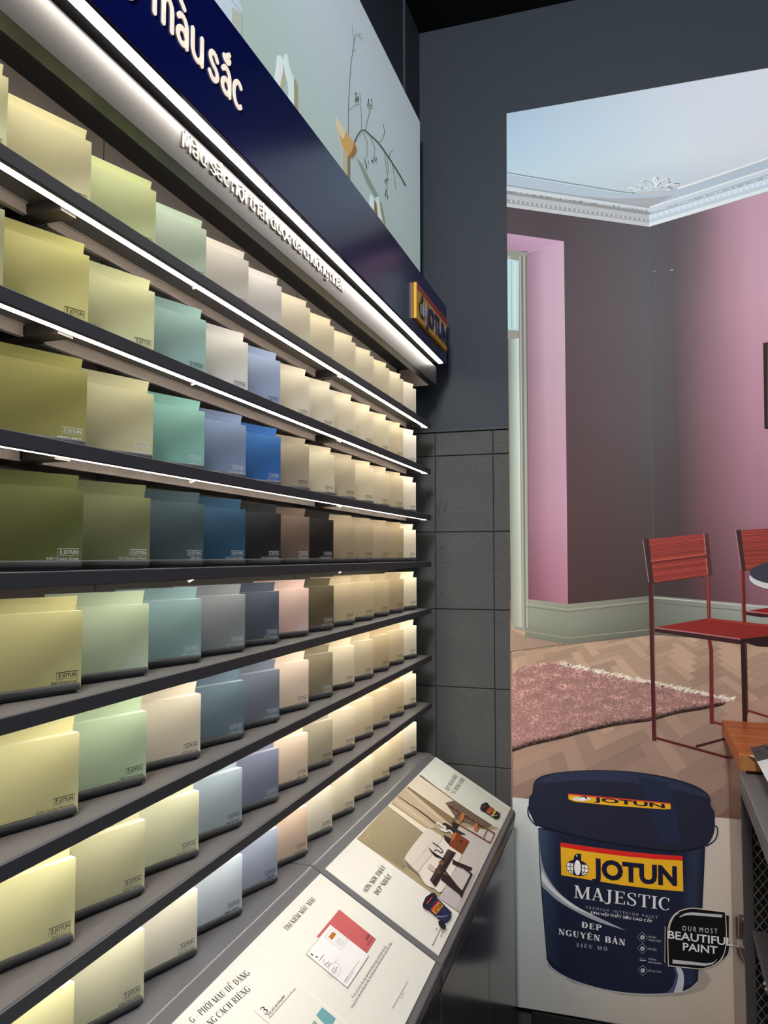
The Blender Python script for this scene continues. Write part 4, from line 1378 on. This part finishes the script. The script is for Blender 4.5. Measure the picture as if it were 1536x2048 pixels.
# baseboard
S.grad('printed_baseboard', [(1053, 1198), (1138, 1208), (1137, 1289), (1050, 1273)], [[(146, 150, 138), (138, 140, 126)], [(140, 144, 130), (128, 132, 118)], [(116, 118, 104), (112, 114, 100)]], 8, 6)
S.grad('printed_baseboard', [(1138, 1208), (1307, 1191), (1307, 1269), (1137, 1289)], [[(140, 138, 126), (112, 112, 102)], [(130, 134, 122), (104, 106, 96)], [(112, 112, 98), (92, 92, 82)]], 8, 6)
S.grad('printed_baseboard', [(1307, 1191), (1700, 1226), (1700, 1300), (1307, 1269)], [[(112, 112, 102), (164, 166, 160), (176, 178, 172)], [(108, 110, 100), (140, 146, 138), (150, 154, 146)], [(94, 92, 84), (120, 122, 114), (128, 130, 122)]], 8, 8)
for a, b, c_, w_, col in (((1053, 1213), (1138, 1224), (1307, 1205), 1.6, (104, 104, 92)), ((1053, 1208), (1138, 1219), (1307, 1201), 1.4, (162, 162, 150)), ((1051, 1262), (1137, 1276), (1307, 1258), 1.4, (152, 152, 138))):
    S.stroke('printed_baseboard', [a, b, c_], w_, col, 9)
S.stroke('printed_baseboard', [(1307, 1205), (1700, 1241)], 1.6, (102, 104, 96), 9)
S.stroke('printed_baseboard', [(1307, 1195), (1700, 1229)], 2.2, (186, 188, 180), 9)
S.stroke('printed_wall', [(1340, 541.5), (1346, 540)], 1.2, (236, 232, 232), 9)
S.stroke('printed_wall', [(1306, 543), (1311, 543)], .8, (190, 188, 188), 9)
# picture on the printed wall
S.poly('printed_picture', [(1523.5, 683), (1640, 672), (1640, 872), (1526.5, 861)], (196, 136, 144), 7)
S.poly('printed_picture', [(1526, 686), (1640, 676), (1640, 868), (1528.5, 858)], (32, 28, 28), 8)
S.poly('printed_picture', [(1534.5, 690), (1640, 681), (1640, 862), (1535, 854)], (132, 62, 40), 9)

# --- printed herringbone floor
S.grad('printed_floor', [(1020, 1200), (1700, 1200), (1700, 1680), (1023, 1640)], [[(150, 122, 104), (150, 122, 104)], [(120, 96, 84), (104, 80, 70)]], 2, 4)
random.seed(31)


def floor_px(X, Z):
    return (1262 + 520 * X / Z, 1035 + 565 / Z)


def clip(poly, a, b, cc):
    """keep the side a*x + b*y <= cc"""
    out = []
    for i in range(len(poly)):
        p, q = poly[i], poly[(i + 1) % len(poly)]
        dp, dq = a * p[0] + b * p[1] - cc, a * q[0] + b * q[1] - cc
        if dp <= 0:
            out.append(p)
        if (dp < 0 < dq) or (dq < 0 < dp):
            t = dp / (dp - dq)
            out.append((p[0] + (q[0] - p[0]) * t, p[1] + (q[1] - p[1]) * t))
    return out


WP, LP = .066, .264
ca, sa = math.cos(math.radians(28)), math.sin(math.radians(28))
for i in range(-78, 78):
    for j in range(-24, 24):
        ox, oy = i * WP + j * LP, i * WP - j * LP
        for kind in (0, 1):
            q = [(ox, oy), (ox + LP, oy), (ox + LP, oy + WP), (ox, oy + WP)] if kind == 0 else [(ox, oy + WP), (ox + WP, oy + WP), (ox + WP, oy + WP + LP), (ox, oy + WP + LP)]
            q = [(x * ca - y * sa, 1.6 + x * sa + y * ca) for x, y in q]
            if min(z for _, z in q) < .8 or max(z for _, z in q) > 3.2 or max(abs(x) for x, _ in q) > 2.2:
                continue
            P = [floor_px(x, z) for x, z in q]
            P = clip(P, -1, .01008, -1013 + 226 * .01008 - .6)
            P = clip(P, 1, 0, 1700)
            P = clip(P, 0, 1, 1700) if P else P
            if len(P) < 3:
                continue
            cy = sum(p[1] for p in P) / len(P)
            cx = sum(p[0] for p in P) / len(P)
            t = min(1, max(0, (cy - 1270) / 330))
            base = np.array((178, 150, 128)) * (1 - t) + np.array((142, 116, 104)) * t
            if cx > 1330 and cy > 1330:
                base = base * .96
            base = base * random.uniform(.93, 1.07) * (1.02 if kind else .98)
            S.poly('printed_floor', P, tuple(base), 3)
            a, b = P[0], P[1]
            S.stroke('printed_floor', [a, b], .5, tuple(base * .8), 4)
S.poly('printed_floor', [(1021, 1258), (1052, 1272), (1137, 1288), (1100, 1296), (1020.5, 1302)], (150, 128, 112), 5)
S.stroke('printed_floor', [(1020.5, 1303), (1137, 1287)], 1.0, (92, 74, 64), 6)

# --- printed rug
rug = spline([(1022.5, 1352), (1040, 1336), (1058, 1331), (1090, 1326), (1119, 1329), (1180, 1338), (1240, 1352), (1300, 1364), (1360, 1378), (1420, 1390), (1456, 1400), (1440, 1408), (1400, 1416), (1352, 1424), (1300, 1438), (1240, 1446), (1174, 1460), (1120, 1474), (1060, 1488), (1024.5, 1500)], 4)
S.poly('printed_rug', [(x, y + 4) if y > 1405 else (x, y) for x, y in rug], (48, 34, 30), 5)
S.poly('printed_rug', [(x, y - 3) if y > 1405 else (x, y) for x, y in rug], (152, 112, 106), 6)


def inside(x, y, poly):
    c = False
    for i in range(len(poly)):
        (x1, y1), (x2, y2) = poly[i], poly[i - 1]
        if (y1 > y) != (y2 > y) and x < (x2 - x1) * (y - y1) / (y2 - y1) + x1:
            c = not c
    return c


for k in range(8000):
    x, y = random.uniform(1024, 1455), random.uniform(1326, 1496)
    if not inside(x, y, rug):
        continue
    nz = noise.noise(Vector((x * .035, y * .09, 0))) + .5 * noise.noise(Vector((x * .12, y * .25, 4)))
    t = (y - 1330) / 165
    b = np.array((170, 132, 124)) * (1 - t) + np.array((156, 122, 118)) * t
    b = b * (1.05 + .3 * nz + random.uniform(-.11, .09))
    if y > 1405 and not inside(x, y + 7, rug):
        b = b * .55
    h, w_ = random.uniform(2.2, 5), random.uniform(1.0, 2.4)
    dx = random.uniform(-3, 3)
    S.poly('printed_rug', [(x, y - h * .5), (x + w_, y - h * .1), (x + dx + w_ * .3, y + h * .5), (x - w_, y + h * .1)], tuple(np.clip(b, 20, 240)), 7 + k % 3)
for k in range(230):
    t = random.random()
    x = 1119 + (1466 - 1119) * t
    y = 1325 + (1398 - 1325) * t + random.uniform(-3, 2)
    S.poly('printed_rug_fringe', [(x, y), (x + random.uniform(4, 13), y + random.uniform(-4, 4)), (x + random.uniform(-6, 4), y + random.uniform(3, 7))], random.choice([(226, 212, 196), (208, 192, 176), (236, 226, 212), (190, 172, 156)]), 10)


# --- printed chairs and table
def ZC_(*pts):
    return [(1260 + x / 5.565, 1040 + y / 5.565) for x, y in pts]


def ZF(*pts):
    return [(1000 + x * .349, 1000 + y * .349) for x, y in pts]


def back(name, tl, tr, br, bl, n, post):
    S.poly(name, ZC_(tl, tr, br, bl), (126, 48, 44), 12)
    for k in range(n):
        t0, t1 = (k + .1) / n, (k + .72) / n
        f = lambda a, b, t: (a[0] + (b[0] - a[0]) * t, a[1] + (b[1] - a[1]) * t)
        c = np.array((158, 66, 56)) * random.uniform(.84, 1.1)
        S.poly(name, ZC_(f(tl, bl, t0), f(tr, br, t0), f(tr, br, t1), f(tl, bl, t1)), tuple(c), 13)
    S.poly(name, ZC_((post[0][0], post[0][1]), (tl[0] + 4, tl[1] - 6), (bl[0] + 6, bl[1]), (post[1][0], post[1][1])), (60, 36, 36), 14)
    for k in range(40):
        t = k / 40
        x, y = post[0][0] + (post[1][0] - post[0][0]) * t, post[0][1] + (post[1][1] - post[0][1]) * t
        S.poly(name, ZC_((x - 2, y), (x + 9, y), (x + 9, y + 7), (x - 2, y + 7)), (178, 156, 156) if post[0][0] < 500 else (206, 150, 164), 15)


n1 = 'printed_chair'
S.stroke(n1, ZC_((862, 610), (868, 760), (880, 1100)), [4.6, 7.4, 7.2], (112, 42, 40), 12)
S.stroke(n1, ZC_((862, 610), (866, 760), (872, 1090)), [1.6, 2.0, 1.6], (164, 74, 64), 13)
back(n1, (205, 212), (862, 150), (914, 610), (258, 702), 34, ((140, 215), (206, 700)))
S.poly(n1, ZC_((236, 470), (836, 392), (840, 408), (238, 488)), (98, 40, 38), 15)
S.poly(n1, ZC_((232, 452), (830, 374), (832, 386), (234, 466)), (178, 84, 70), 15)
S.poly(n1, ZC_((806, 148), (866, 150), (916, 608), (866, 612)), (84, 44, 44), 14)
for k in range(26):
    t = k / 26
    if .5 < t < .6:
        continue
    S.poly(n1, ZC_((812 + 46 * t, 150 + 455 * t), (828 + 42 * t, 150 + 455 * t), (826 + 42 * t, 158 + 455 * t), (812 + 46 * t, 158 + 455 * t)), (226, 150, 140), 15)
S.stroke(n1, ZC_((880, 1320), (902, 1447)) + ZF((1213, 1280)), [7.2, 7.6, 8.4], (104, 38, 38), 12)
S.stroke(n1, ZC_((228, 702), (240, 1000), (246, 1447)) + ZF((884, 1378)), [8.6, 9.6, 8.8, 8.4], (72, 34, 36), 13)
S.stroke(n1, ZC_((250, 702), (262, 1000), (264, 1447)) + ZF((893, 1370)), [1.2, 1.6, 1.6, 1.2], (108, 46, 46), 14)
S.poly(n1, ZC_((272, 1196), (878, 1090), (1536, 1162), (1900, 1200), (1900, 1260), (1536, 1290), (1290, 1318), (1228, 1322)), (132, 42, 38), 13)
S.poly(n1, ZC_((880, 1092), (1536, 1164), (1536, 1190), (860, 1112)), (148, 54, 46), 14)
S.poly(n1, ZC_((272, 1196), (1228, 1322), (1236, 1380), (600, 1290), (276, 1240)), (58, 30, 34), 14)
S.stroke(n1, ZC_((276, 1198), (700, 1252), (1226, 1324)), 2.6, (168, 110, 112), 15)
S.poly(n1, ZC_((1228, 1322), (1300, 1318), (1536, 1292), (1900, 1256), (1900, 1400), (1536, 1410), (1400, 1398), (1290, 1362)), (44, 24, 28), 14)
S.stroke(n1, ZC_((1256, 1320), (1258, 1447)) + ZF((1402, 1257), (1405, 1310)), [9.4, 9.8, 9.6, 9.4], (46, 26, 30), 15)
S.stroke(n1, ZC_((1292, 1360), (1294, 1447)) + ZF((1417, 1225)), 2.4, (92, 36, 38), 15)
S.stroke(n1, ZF((890, 1360), (1080, 1412), (1310, 1475), (1500, 1530)), [4.0, 4.4, 4.6, 4.8], (88, 32, 34), 14)
S.stroke(n1, ZF((1122, 1410), (1290, 1365), (1420, 1330)), [4.4, 4.0, 3.6], (66, 30, 32), 14)
S.stroke(n1, ZF((1215, 1268), (1275, 1284), (1420, 1320)), 3.4, (104, 38, 40), 14)
S.stroke(n1, ZF((1418, 1204), (1536, 1240), (1640, 1272)), 3.6, (110, 36, 40), 13)
n2 = 'printed_second_chair'
S.poly(n2, ZC_((1300, 1010), (1536, 975), (1900, 930), (1900, 1060), (1536, 1050), (1420, 1040)), (132, 34, 38), 11)
S.poly(n2, ZC_((1284, 1020), (1420, 1040), (1900, 1062), (1900, 1090), (1450, 1080), (1290, 1054)), (58, 24, 30), 12)
S.stroke(n2, ZC_((1310, 1014), (1536, 1042), (1700, 1056)), 2.0, (196, 108, 122), 13)
S.stroke(n2, ZC_((1252, 556), (1262, 900), (1268, 1132)), [8.2, 8.6, 8.0], (92, 36, 38), 11)
S.stroke(n2, ZC_((1238, 560), (1246, 900), (1254, 1130)), 2.4, (162, 62, 54), 12)
back(n2, (1225, 115), (1900, 70), (1900, 520), (1280, 560), 30, ((1170, 112), (1232, 556)))
S.stroke('printed_table', ZC_((1790, 700), (1790, 1500)), 9, (40, 36, 40), 15)
S.poly('printed_table', ZC_(*arc(1760, 640, 436, 152, 0, 360, 44)[:-1]), (204, 202, 202), 16)
S.poly('printed_table', ZC_(*arc(1760, 588, 432, 136, 0, 360, 44)[:-1]), (58, 60, 70), 17)

# --- printed plinth and paint tub
S.grad('printed_plinth', [(1025.2, 1594), (1700, 1660), (1700, 2122), (1031.2, 2011.5)],
       [[(184, 190, 190), (188, 184, 178), (186, 174, 164), (182, 168, 156)], [(190, 198, 196), (190, 186, 178), (178, 166, 154), (172, 158, 146)], [(170, 172, 168), (172, 164, 154), (168, 152, 138), (160, 144, 130)]], 11, 14)


def ZB(*pts):
    return [(1000 + x * .349, 1480 + y * .349) for x, y in pts]


tub = 'printed_tub'
for k in range(6):
    o = 60 - k * 10
    S.poly('printed_shadow', ZB((1130 - k * 4, 1300), (1150 + o * .8, 1330), (1165 + o, 1370), (1140 + o * .7, 1420 + o * .2), (1050, 1450 + o * .2), (900, 1462 + o * .15), (700, 1450 + o * .15), (420, 1380 + o * .2), (280, 1290 + o * .2), (262, 1240)), tuple(np.array((172, 162, 152)) * (1 - .07 * k)), 12)
body = spline([(220, 500), (226, 700), (240, 900), (256, 1100), (268, 1250)], 3) + spline([(268, 1250), (300, 1300), (400, 1362), (550, 1412), (700, 1440), (850, 1450), (1000, 1442), (1080, 1422), (1134, 1375)], 3) + spline([(1134, 1375), (1140, 1200), (1160, 950), (1176, 590)], 3)
S.poly(tub, ZB(*[(x, y + 7) if y > 1240 else (x, y) for x, y in body]), (170, 170, 176), 14)
S.poly(tub, ZB(*body), (28, 32, 52), 15)
S.grad(tub, ZB((222, 505), (370, 535), (410, 1350), (268, 1244)), [[(58, 74, 92), (44, 58, 82), (30, 36, 58), (28, 32, 52)], [(52, 66, 84), (40, 52, 76), (29, 35, 56), (28, 32, 52)], [(40, 50, 68), (34, 42, 62), (28, 33, 54), (28, 32, 52)]], 16, 8)
S.grad(tub, ZB((1050, 610), (1172, 598), (1134, 1372), (1020, 1425)), [[(28, 32, 52), (40, 47, 68), (42, 50, 70), (28, 32, 48)], [(28, 32, 52), (36, 43, 64), (40, 48, 68), (26, 30, 46)]], 16, 8)
lid = spline([(190, 258), (204, 228), (240, 204), (300, 188), (380, 178), (480, 171), (600, 170), (750, 178), (900, 198), (1030, 228), (1130, 264), (1190, 306), (1205, 340), (1206, 372), (1228, 412), (1230, 470), (1226, 525), (1206, 572), (1174, 606), (1130, 622), (1040, 636), (960, 634), (820, 618), (640, 592), (480, 560), (340, 526), (216, 488), (180, 430), (166, 400), (168, 330), (186, 300), (190, 258)], 4)[:-1]
S.poly('printed_tub_lid', ZB(*lid), (34, 36, 52), 17)
S.poly('printed_tub_lid', ZB(*spline([(206, 246), (300, 196), (480, 178), (640, 178), (800, 192), (1000, 232), (1150, 290), (1196, 330), (1080, 300), (900, 262), (700, 238), (480, 228), (300, 240), (206, 246)], 4)[:-1]), (42, 48, 70), 18)
S.poly('printed_tub_lid', ZB(*spline([(216, 480), (340, 516), (480, 550), (640, 582), (820, 608), (960, 624), (1040, 626), (1130, 612), (1180, 596), (1130, 622), (1040, 636), (960, 634), (820, 618), (640, 592), (480, 560), (340, 526), (216, 488)], 2)[:-1]), (22, 24, 36), 19)
S.poly('printed_tub_lid', ZB((790, 205), (960, 240), (1020, 420), (1030, 590), (920, 585), (860, 400)), (34, 40, 64), 19)
S.stroke('printed_tub_handle', ZB(*spline([(170, 372), (162, 390), (164, 430), (186, 466), (214, 490)], 4)), 2.6, (28, 34, 44), 16)
S.stroke('printed_tub_handle', ZB(*spline([(1230, 488), (1244, 500), (1244, 540), (1226, 575), (1180, 606)], 4)), 3.0, (42, 54, 62), 16)
YEL, RED, DNV = (218, 164, 36), (200, 36, 36), (26, 26, 50)
S.poly('printed_lid_label', ZB((392, 305), (976, 358), (978, 392), (940, 394), (640, 372), (430, 350), (394, 336)), YEL, 20)
S.poly('printed_lid_label', ZB((392, 303), (976, 357), (976, 364), (392, 311)), (196, 60, 40), 21)
S.sans('printed_lid_label', 'JOTUN', ZB((536, 346))[0], ZB((945, 386))[0], (-1.0, -8.2), DNV, 22, .03)
S.poly('printed_lid_label', ZB(*arc(470, 334, 54, 12, 0, 360, 20)[:-1]), (200, 200, 200), 22)
S.poly('printed_lid_label', ZB(*arc(478, 328, 22, 10, 0, 360, 14)[:-1]), DNV, 23)
S.poly('printed_lid_label', ZB(*arc(474, 334, 18, 11, 0, 360, 14)[:-1]), (226, 224, 218), 24)
S.poly('printed_label', ZB((348, 583), (500, 606), (700, 632), (880, 650), (1045, 661), (1050, 863), (880, 850), (700, 827), (520, 798), (352, 770)), YEL, 20)
S.poly('printed_label', ZB((348, 583), (500, 606), (700, 632), (880, 650), (1045, 661), (1046, 687), (880, 677), (700, 660), (500, 634), (350, 608)), RED, 21)


def bird_place(u, v):
    x = 380 + u * 130
    y = 772 + u * 16 - 6 - v * 128
    return ZB((x, y))[0]


S.bird('printed_label', bird_place, 22, DNV, (226, 224, 220))
S.sans('printed_label', 'JOTUN', ZB((528, 776))[0], ZB((1014, 826))[0], (-.4, -37.5), DNV, 22, .045, bend=2.0)
SIL = (206, 206, 208)
S.serif('printed_lettering', 'MAJESTIC', ZB((426, 898))[0], ZB((980, 974))[0], (.2, -25.0), SIL, 22, .135, .05, .05)
S.sans('printed_lettering', 'P R E M I U M   I N T E R I O R   P A I N T', ZB((494, 962))[0], ZB((904, 1020))[0], (.1, -5.6), (150, 152, 160), 22)
S.sans('printed_lettering', 'SƠN NỘI THẤT SIÊU CAO CẤP', ZB((520, 990))[0], ZB((872, 1040))[0], (.1, -5.0), (206, 206, 208), 22, .02)
S.serif('printed_lettering', 'ĐẸP', ZB((468, 1068))[0], ZB((582, 1088))[0], (.1, -11.5), SIL, 22, .2, .06, .14)
S.serif('printed_lettering', 'NGUYÊN BẢN', ZB((336, 1108))[0], ZB((718, 1172))[0], (.1, -12.0), SIL, 22, .2, .06, .12)
S.serif('printed_lettering', 'SIÊU MỜ', ZB((438, 1178))[0], ZB((614, 1202))[0], (.1, -7.4), (150, 152, 162), 22, .18, .06, .3)
S.poly('printed_swoosh', ZB(*spline([(224, 560), (238, 680), (268, 770), (330, 860), (420, 935), (520, 990), (720, 1086)], 4), *spline([(720, 1086), (560, 1036), (430, 975), (330, 915), (270, 860), (240, 825), (232, 700)], 4)[1:]), (150, 152, 164), 19)
S.poly('printed_swoosh', ZB(*spline([(240, 740), (280, 810), (340, 876), (430, 945), (540, 1004)], 4), *spline([(540, 1004), (420, 955), (330, 890), (270, 835), (240, 800)], 4)[1:]), (206, 206, 212), 20)
S.poly('printed_ribbon', ZB(*spline([(1004, 1290), (1020, 1340), (1012, 1390), (994, 1442)], 4), *spline([(1044, 1440), (1054, 1380), (1050, 1330), (1036, 1300)], 4)), (176, 178, 188), 19)
S.poly('printed_ribbon', ZB(*spline([(990, 1290), (1006, 1340), (990, 1400), (955, 1444)], 4), *spline([(994, 1443), (1014, 1390), (1020, 1340), (1004, 1290)], 4)), (70, 74, 104), 18)
for cx, cy, ln in ((816, 1125, ('MÀU SẮC', 'TRUNG THỰC')), (816, 1189, ('SIÊU BỀN',)), (818, 1252, ('KHÔNG', 'PHẢN QUANG')), (818, 1314, ('DỄ LAU CHÙI',))):
    if cy != 1252:
        r = 30
        S.stroke('printed_icons', ZB((cx, cy - r), (cx + r, cy + 2), (cx, cy + r), (cx - r, cy - 2), (cx, cy - r)), .6, (170, 172, 180), 22)
        S.poly('printed_icons', ZB(*arc(cx, cy, 12, 12, 0, 360, 14)[:-1]), (196, 196, 200), 22)
        S.poly('printed_icons', ZB(*arc(cx, cy, 5, 5, 0, 360, 10)[:-1]), (60, 64, 84), 23)
    else:
        S.poly('printed_icons', ZB((cx - 18, cy), (cx + 18, cy + 4), (cx + 18, cy + 9), (cx - 18, cy + 5)), (180, 182, 186), 22)
        S.stroke('printed_icons', ZB((cx - 16, cy - 10), (cx + 16, cy - 4)), .8, (120, 122, 134), 22)
    for i, t in enumerate(ln):
        L0 = 46 if len(t) < 9 else 74
        y = cy + (4 if len(ln) == 1 else -2 + 19 * i)
        S.sans('printed_icons', t, ZB((850, y + 2))[0], ZB((850 + L0, y + 6 + L0 * .06))[0], (0, -3.4), (176, 178, 186), 22)
# badge
bd = 'printed_badge'
CRM, BLK = (196, 186, 170), (16, 16, 20)
back_b = spline([(943, 1266), (946, 1060), (958, 1040)], 2) + [(1000, 1010), (1300, 996), (1311, 1000)] + spline([(1311, 1000), (1311, 1180), (1290, 1235), (1245, 1272), (1200, 1290)], 3) + [(965, 1272)]
S.poly(bd, ZB(*back_b), BLK, 24)
for pts in ([(944, 1266), (946, 1060)], [(950, 1268), (944, 1266)], [(1298, 996), (1312, 1000), (1312, 1150)]):
    S.stroke(bd, ZB(*pts), 1.2, CRM, 25)
front_b = [(962, 1288)] + spline([(962, 1288), (958, 1120), (962, 1060), (985, 1006), (1025, 972), (1080, 956), (1120, 955)], 3)[1:] + [(1292, 976)] + spline([(1292, 976), (1298, 1100), (1294, 1180), (1274, 1240), (1232, 1282), (1170, 1304), (1130, 1306)], 3)[1:]
S.poly(bd, ZB(*front_b), CRM, 26)
fx, fy = 1126, 1131
S.poly(bd, ZB(*[(fx + (x - fx) * .972, fy + (y - fy) * .968) for x, y in front_b]), BLK, 27)
S.poly(bd, ZB(*spline([(1028, 1004), (1060, 986), (1100, 980)], 3), (1272, 994), (1270, 1010), *spline([(1100, 996), (1062, 998), (1028, 1010)], 3)), (176, 176, 180), 28)
S.poly(bd, ZB((988, 1250), (1100, 1262), (1180, 1272), *spline([(1180, 1272), (1222, 1264), (1242, 1246)], 3), *spline([(1242, 1250), (1216, 1276), (1170, 1286)], 3), (988, 1272)), (176, 176, 180), 28)
S.stroke(bd, ZB(*spline([(970, 1110), (974, 1050), (1000, 1000), (1024, 984)], 3)), [.4, 2.2, 2.0, .4] if False else 1.4, (186, 184, 184), 28)
S.stroke(bd, ZB(*spline([(1288, 1200), (1270, 1246), (1240, 1276)], 3)), 1.4, (186, 184, 184), 28)
S.sans('printed_badge_lettering', 'O U R  M O S T', ZB((1044, 1084))[0], ZB((1244, 1102))[0], (0, -9.6), (200, 200, 202), 29)
S.sans('printed_badge_lettering', 'BEAUTIFUL', ZB((962, 1128))[0], ZB((1330, 1172))[0], (0, -15.4), (206, 206, 206), 29, .016)
S.sans('printed_badge_lettering', 'PAINT', ZB((1047, 1196))[0], ZB((1244, 1218))[0], (0, -15.0), (206, 206, 206), 29, .016)
S.finish(under={'printed_tub_lid': 'printed_tub', 'printed_tub_handle': 'printed_tub', 'printed_label': 'printed_tub', 'printed_lid_label': 'printed_tub', 'printed_lettering': 'printed_tub',
                'printed_swoosh': 'printed_tub', 'printed_ribbon': 'printed_tub', 'printed_icons': 'printed_tub', 'printed_shadow': 'printed_plinth', 'printed_rug_fringe': 'printed_rug',
                'printed_moulding': 'printed_ceiling', 'printed_cornice': 'printed_ceiling', 'printed_rosette': 'printed_ceiling',
                'printed_window_glass': 'printed_window_frame', 'printed_badge_lettering': 'printed_badge'})


# ================================================================== WOODEN COUNTER, RACK AND LEAFLET
M_WOODTOP = wood_mat('orange_varnished_veneer', (140, 62, 24), (196, 108, 52), 0.4, (5, 60, 60), 0.06)
M_WOODSIDE = wood_mat('reddish_varnished_veneer', (80, 38, 28), (110, 58, 42), 0.3, (40, 40, 2.5), 0.5)
M_CHIP = mat('chipped_veneer_core', (150, 102, 58), 0.8, 0.2, grain=(90, 0.3))
cnt = thing('wooden_counter', 'orange varnished wooden counter against the large poster on the right', 'counter', (.6, 2.3, 0))
m = MB()
m.bbox(.2345, 1.25, 2.085, 2.497, .981, 1.0195, 0.0012, 2)
m.build('counter_top', M_WOODTOP, cnt)
m = MB()
m.bbox(.2345, .2785, 2.0835, 2.0860, .9815, 1.0165, 0.0005, 1)
m.plate([(.2345, 2.083, 1.0), (.2365, 2.080, 1.008), (.2385, 2.0835, 1.017), (.2345, 2.088, 1.0198), (.2343, 2.094, 1.004)], (-.0012, 0, 0))
m.build('chipped_edge', M_CHIP, cnt)
m = MB()
m.box(.2495, 1.2, 2.10, 2.497, 0.0, .981)
m.build('counter_body', M_WOODSIDE, cnt)
m = MB()
m.bbox(.2475, .2505, 2.100, 2.103, 0.0, .97, 0.0008, 1)
m.build('corner_trim', mat('pale_edge_trim', (160, 140, 125), 0.4), cnt)
m = MB()
zc = 1.0198
m.plate([(.2515, 2.0805, zc), (.279, 2.0800, zc), (.292, 2.052, zc - .0015), (.284, 2.049, zc - .003), (.262, 2.064, zc - .001)], (0, 0, .0004))
tag(m.build('torn_label', mat('aged_paper_label', (190, 178, 156), 0.8, grain=(150, 0.2))), 'torn scrap of old label on the chipped counter corner', 'label')

leaf = thing('leaflet', 'white leaflet with a dark interior photograph lying on the wooden counter', 'leaflet', (.34, 2.02, 1.0202))
LF = on_plane((0, 0, 1.0206), (0, 0, 1))
lc = [LF(p) for p in ((1499.7, 1496.6), (1536, 1488.3))]
u = (lc[1] - lc[0]).normalized()
dn = (LF((1536, 1565)) - lc[0]).normalized()
A = lc[0]
B = A + u * .21
m = MB()
m.plate([A, B, B + dn * .42, A + dn * .42], (0, 0, .0006))
m.build('sheet', mat('white_paper', (232, 232, 232), 0.5), leaf)
S = Sheet(leaf, lambda q, h=0: A + u * q[0] + dn * q[1] + Vector((0, 0, .0007 + h)))
S.poly('printed_photograph', [(0, 0), (.21, 0), (.21, .135), (0, .135)], (70, 68, 70), 1)
random.seed(5)
for k in range(34):
    x, y = random.uniform(.004, .18), random.uniform(.006, .12)
    w_, h_ = random.uniform(.006, .03), random.uniform(.003, .014)
    g = random.choice([36, 52, 96, 128, 150, 176])
    S.poly('printed_photograph', [(x, y), (x + w_, y + .003), (x + w_, min(.133, y + h_ + .003)), (x, min(.133, y + h_))], (g, g - 2, g), 2 + k % 3)
S.poly('printed_photograph', [(.05, .1), (.09, .096), (.1, .118), (.06, .122)], (150, 104, 82), 6)
S.sans('printed_line', 'JOTUN', (.055, .245), (.12, .245), (0, -.02), (50, 50, 54), 1)
S.poly('printed_strip', [(0, .30), (.21, .30), (.21, .33), (0, .33)], (168, 152, 120), 1)
S.finish()

rack = thing('display_rack', 'dark grey metal rack with expanded mesh in front of the wooden counter', 'rack', (.2335, 2.08, 0), math.radians(-1.06))
M_RACKTOP = mat('rack_grey_steel', (104, 104, 108), 0.35, 0.5)
M_RACK = mat('rack_dark_steel', (58, 57, 58), 0.4, 0.4)


def rk(name, mater, *boxes, bev=.0015):
    m = MB()
    m.local = True
    for b_ in boxes:
        m.bbox(*b_, bev, 2)
    return m.build(name, mater, rack)


rk('top_panel', M_RACKTOP, (0, .36, -1.35, .014, .955, .9725), bev=.003)
rk('top_rail', M_RACKTOP, (0, .004, -1.35, .004, .927, .956))
rk('end_frame', M_RACK, (0, .0235, -.005, .002, 0, .955), (.0236, .34, -.005, .002, 0, .06))
rk('post', M_RACK, (.003, .03, -1.35, -1.32, 0, .927))
rk('back_panel', mat('rack_inner_black', (22, 17, 17), 0.6), (.33, .34, -1.34, .002, .03, .95), (.02, .34, .009, .013, .02, .955))
rk('shelf', mat('rack_shelf_steel', (66, 65, 67), 0.4), (.0165, .33, -1.30, -.010, .598, .6135), bev=.002)
rk('shelf', mat('rack_shelf_steel'), (.0165, .33, -1.30, -.010, .10, .1155), bev=.002)
m = MB()
m.local = True
for yy in (-.235, -.258):
    m.tube([(.0175, yy, .604), (.0128, yy, .604)], .004, 8)
m.build('bolt', mat('bare_steel_bolt', (150, 148, 146), 0.35, metal=.6), rack)
m = MB()
m.local = True
cell_x, cell_z = .0205, .0275
x0, zb = .0235, .925
for i in range(15):
    for j in range(31):
        xc, zc = x0 + (i + .5) * cell_x, zb - (j + .5) * cell_z
        P = [(xc, -.002, zc - cell_z / 2), (xc + cell_x / 2, -.002, zc), (xc, -.002, zc + cell_z / 2), (xc - cell_x / 2, -.002, zc)]
        for a, b in zip(P, P[1:] + P[:1]):
            a, b = Vector(a), Vector(b)
            d = (b - a).normalized()
            n_ = Vector((-d.z, 0, d.x)) * .0009
            o = Vector((0, .0012, 0))
            m.add([a + n_, b + n_, b - n_, a - n_, a + n_ + o, b + n_ + o, b - n_ + o, a - n_ + o], [(0, 1, 2, 3), (7, 6, 5, 4), (0, 4, 5, 1), (2, 6, 7, 3)])
m.build('mesh_panel', mat('expanded_mesh_steel', (112, 108, 104), 0.4, 0.5), rack)
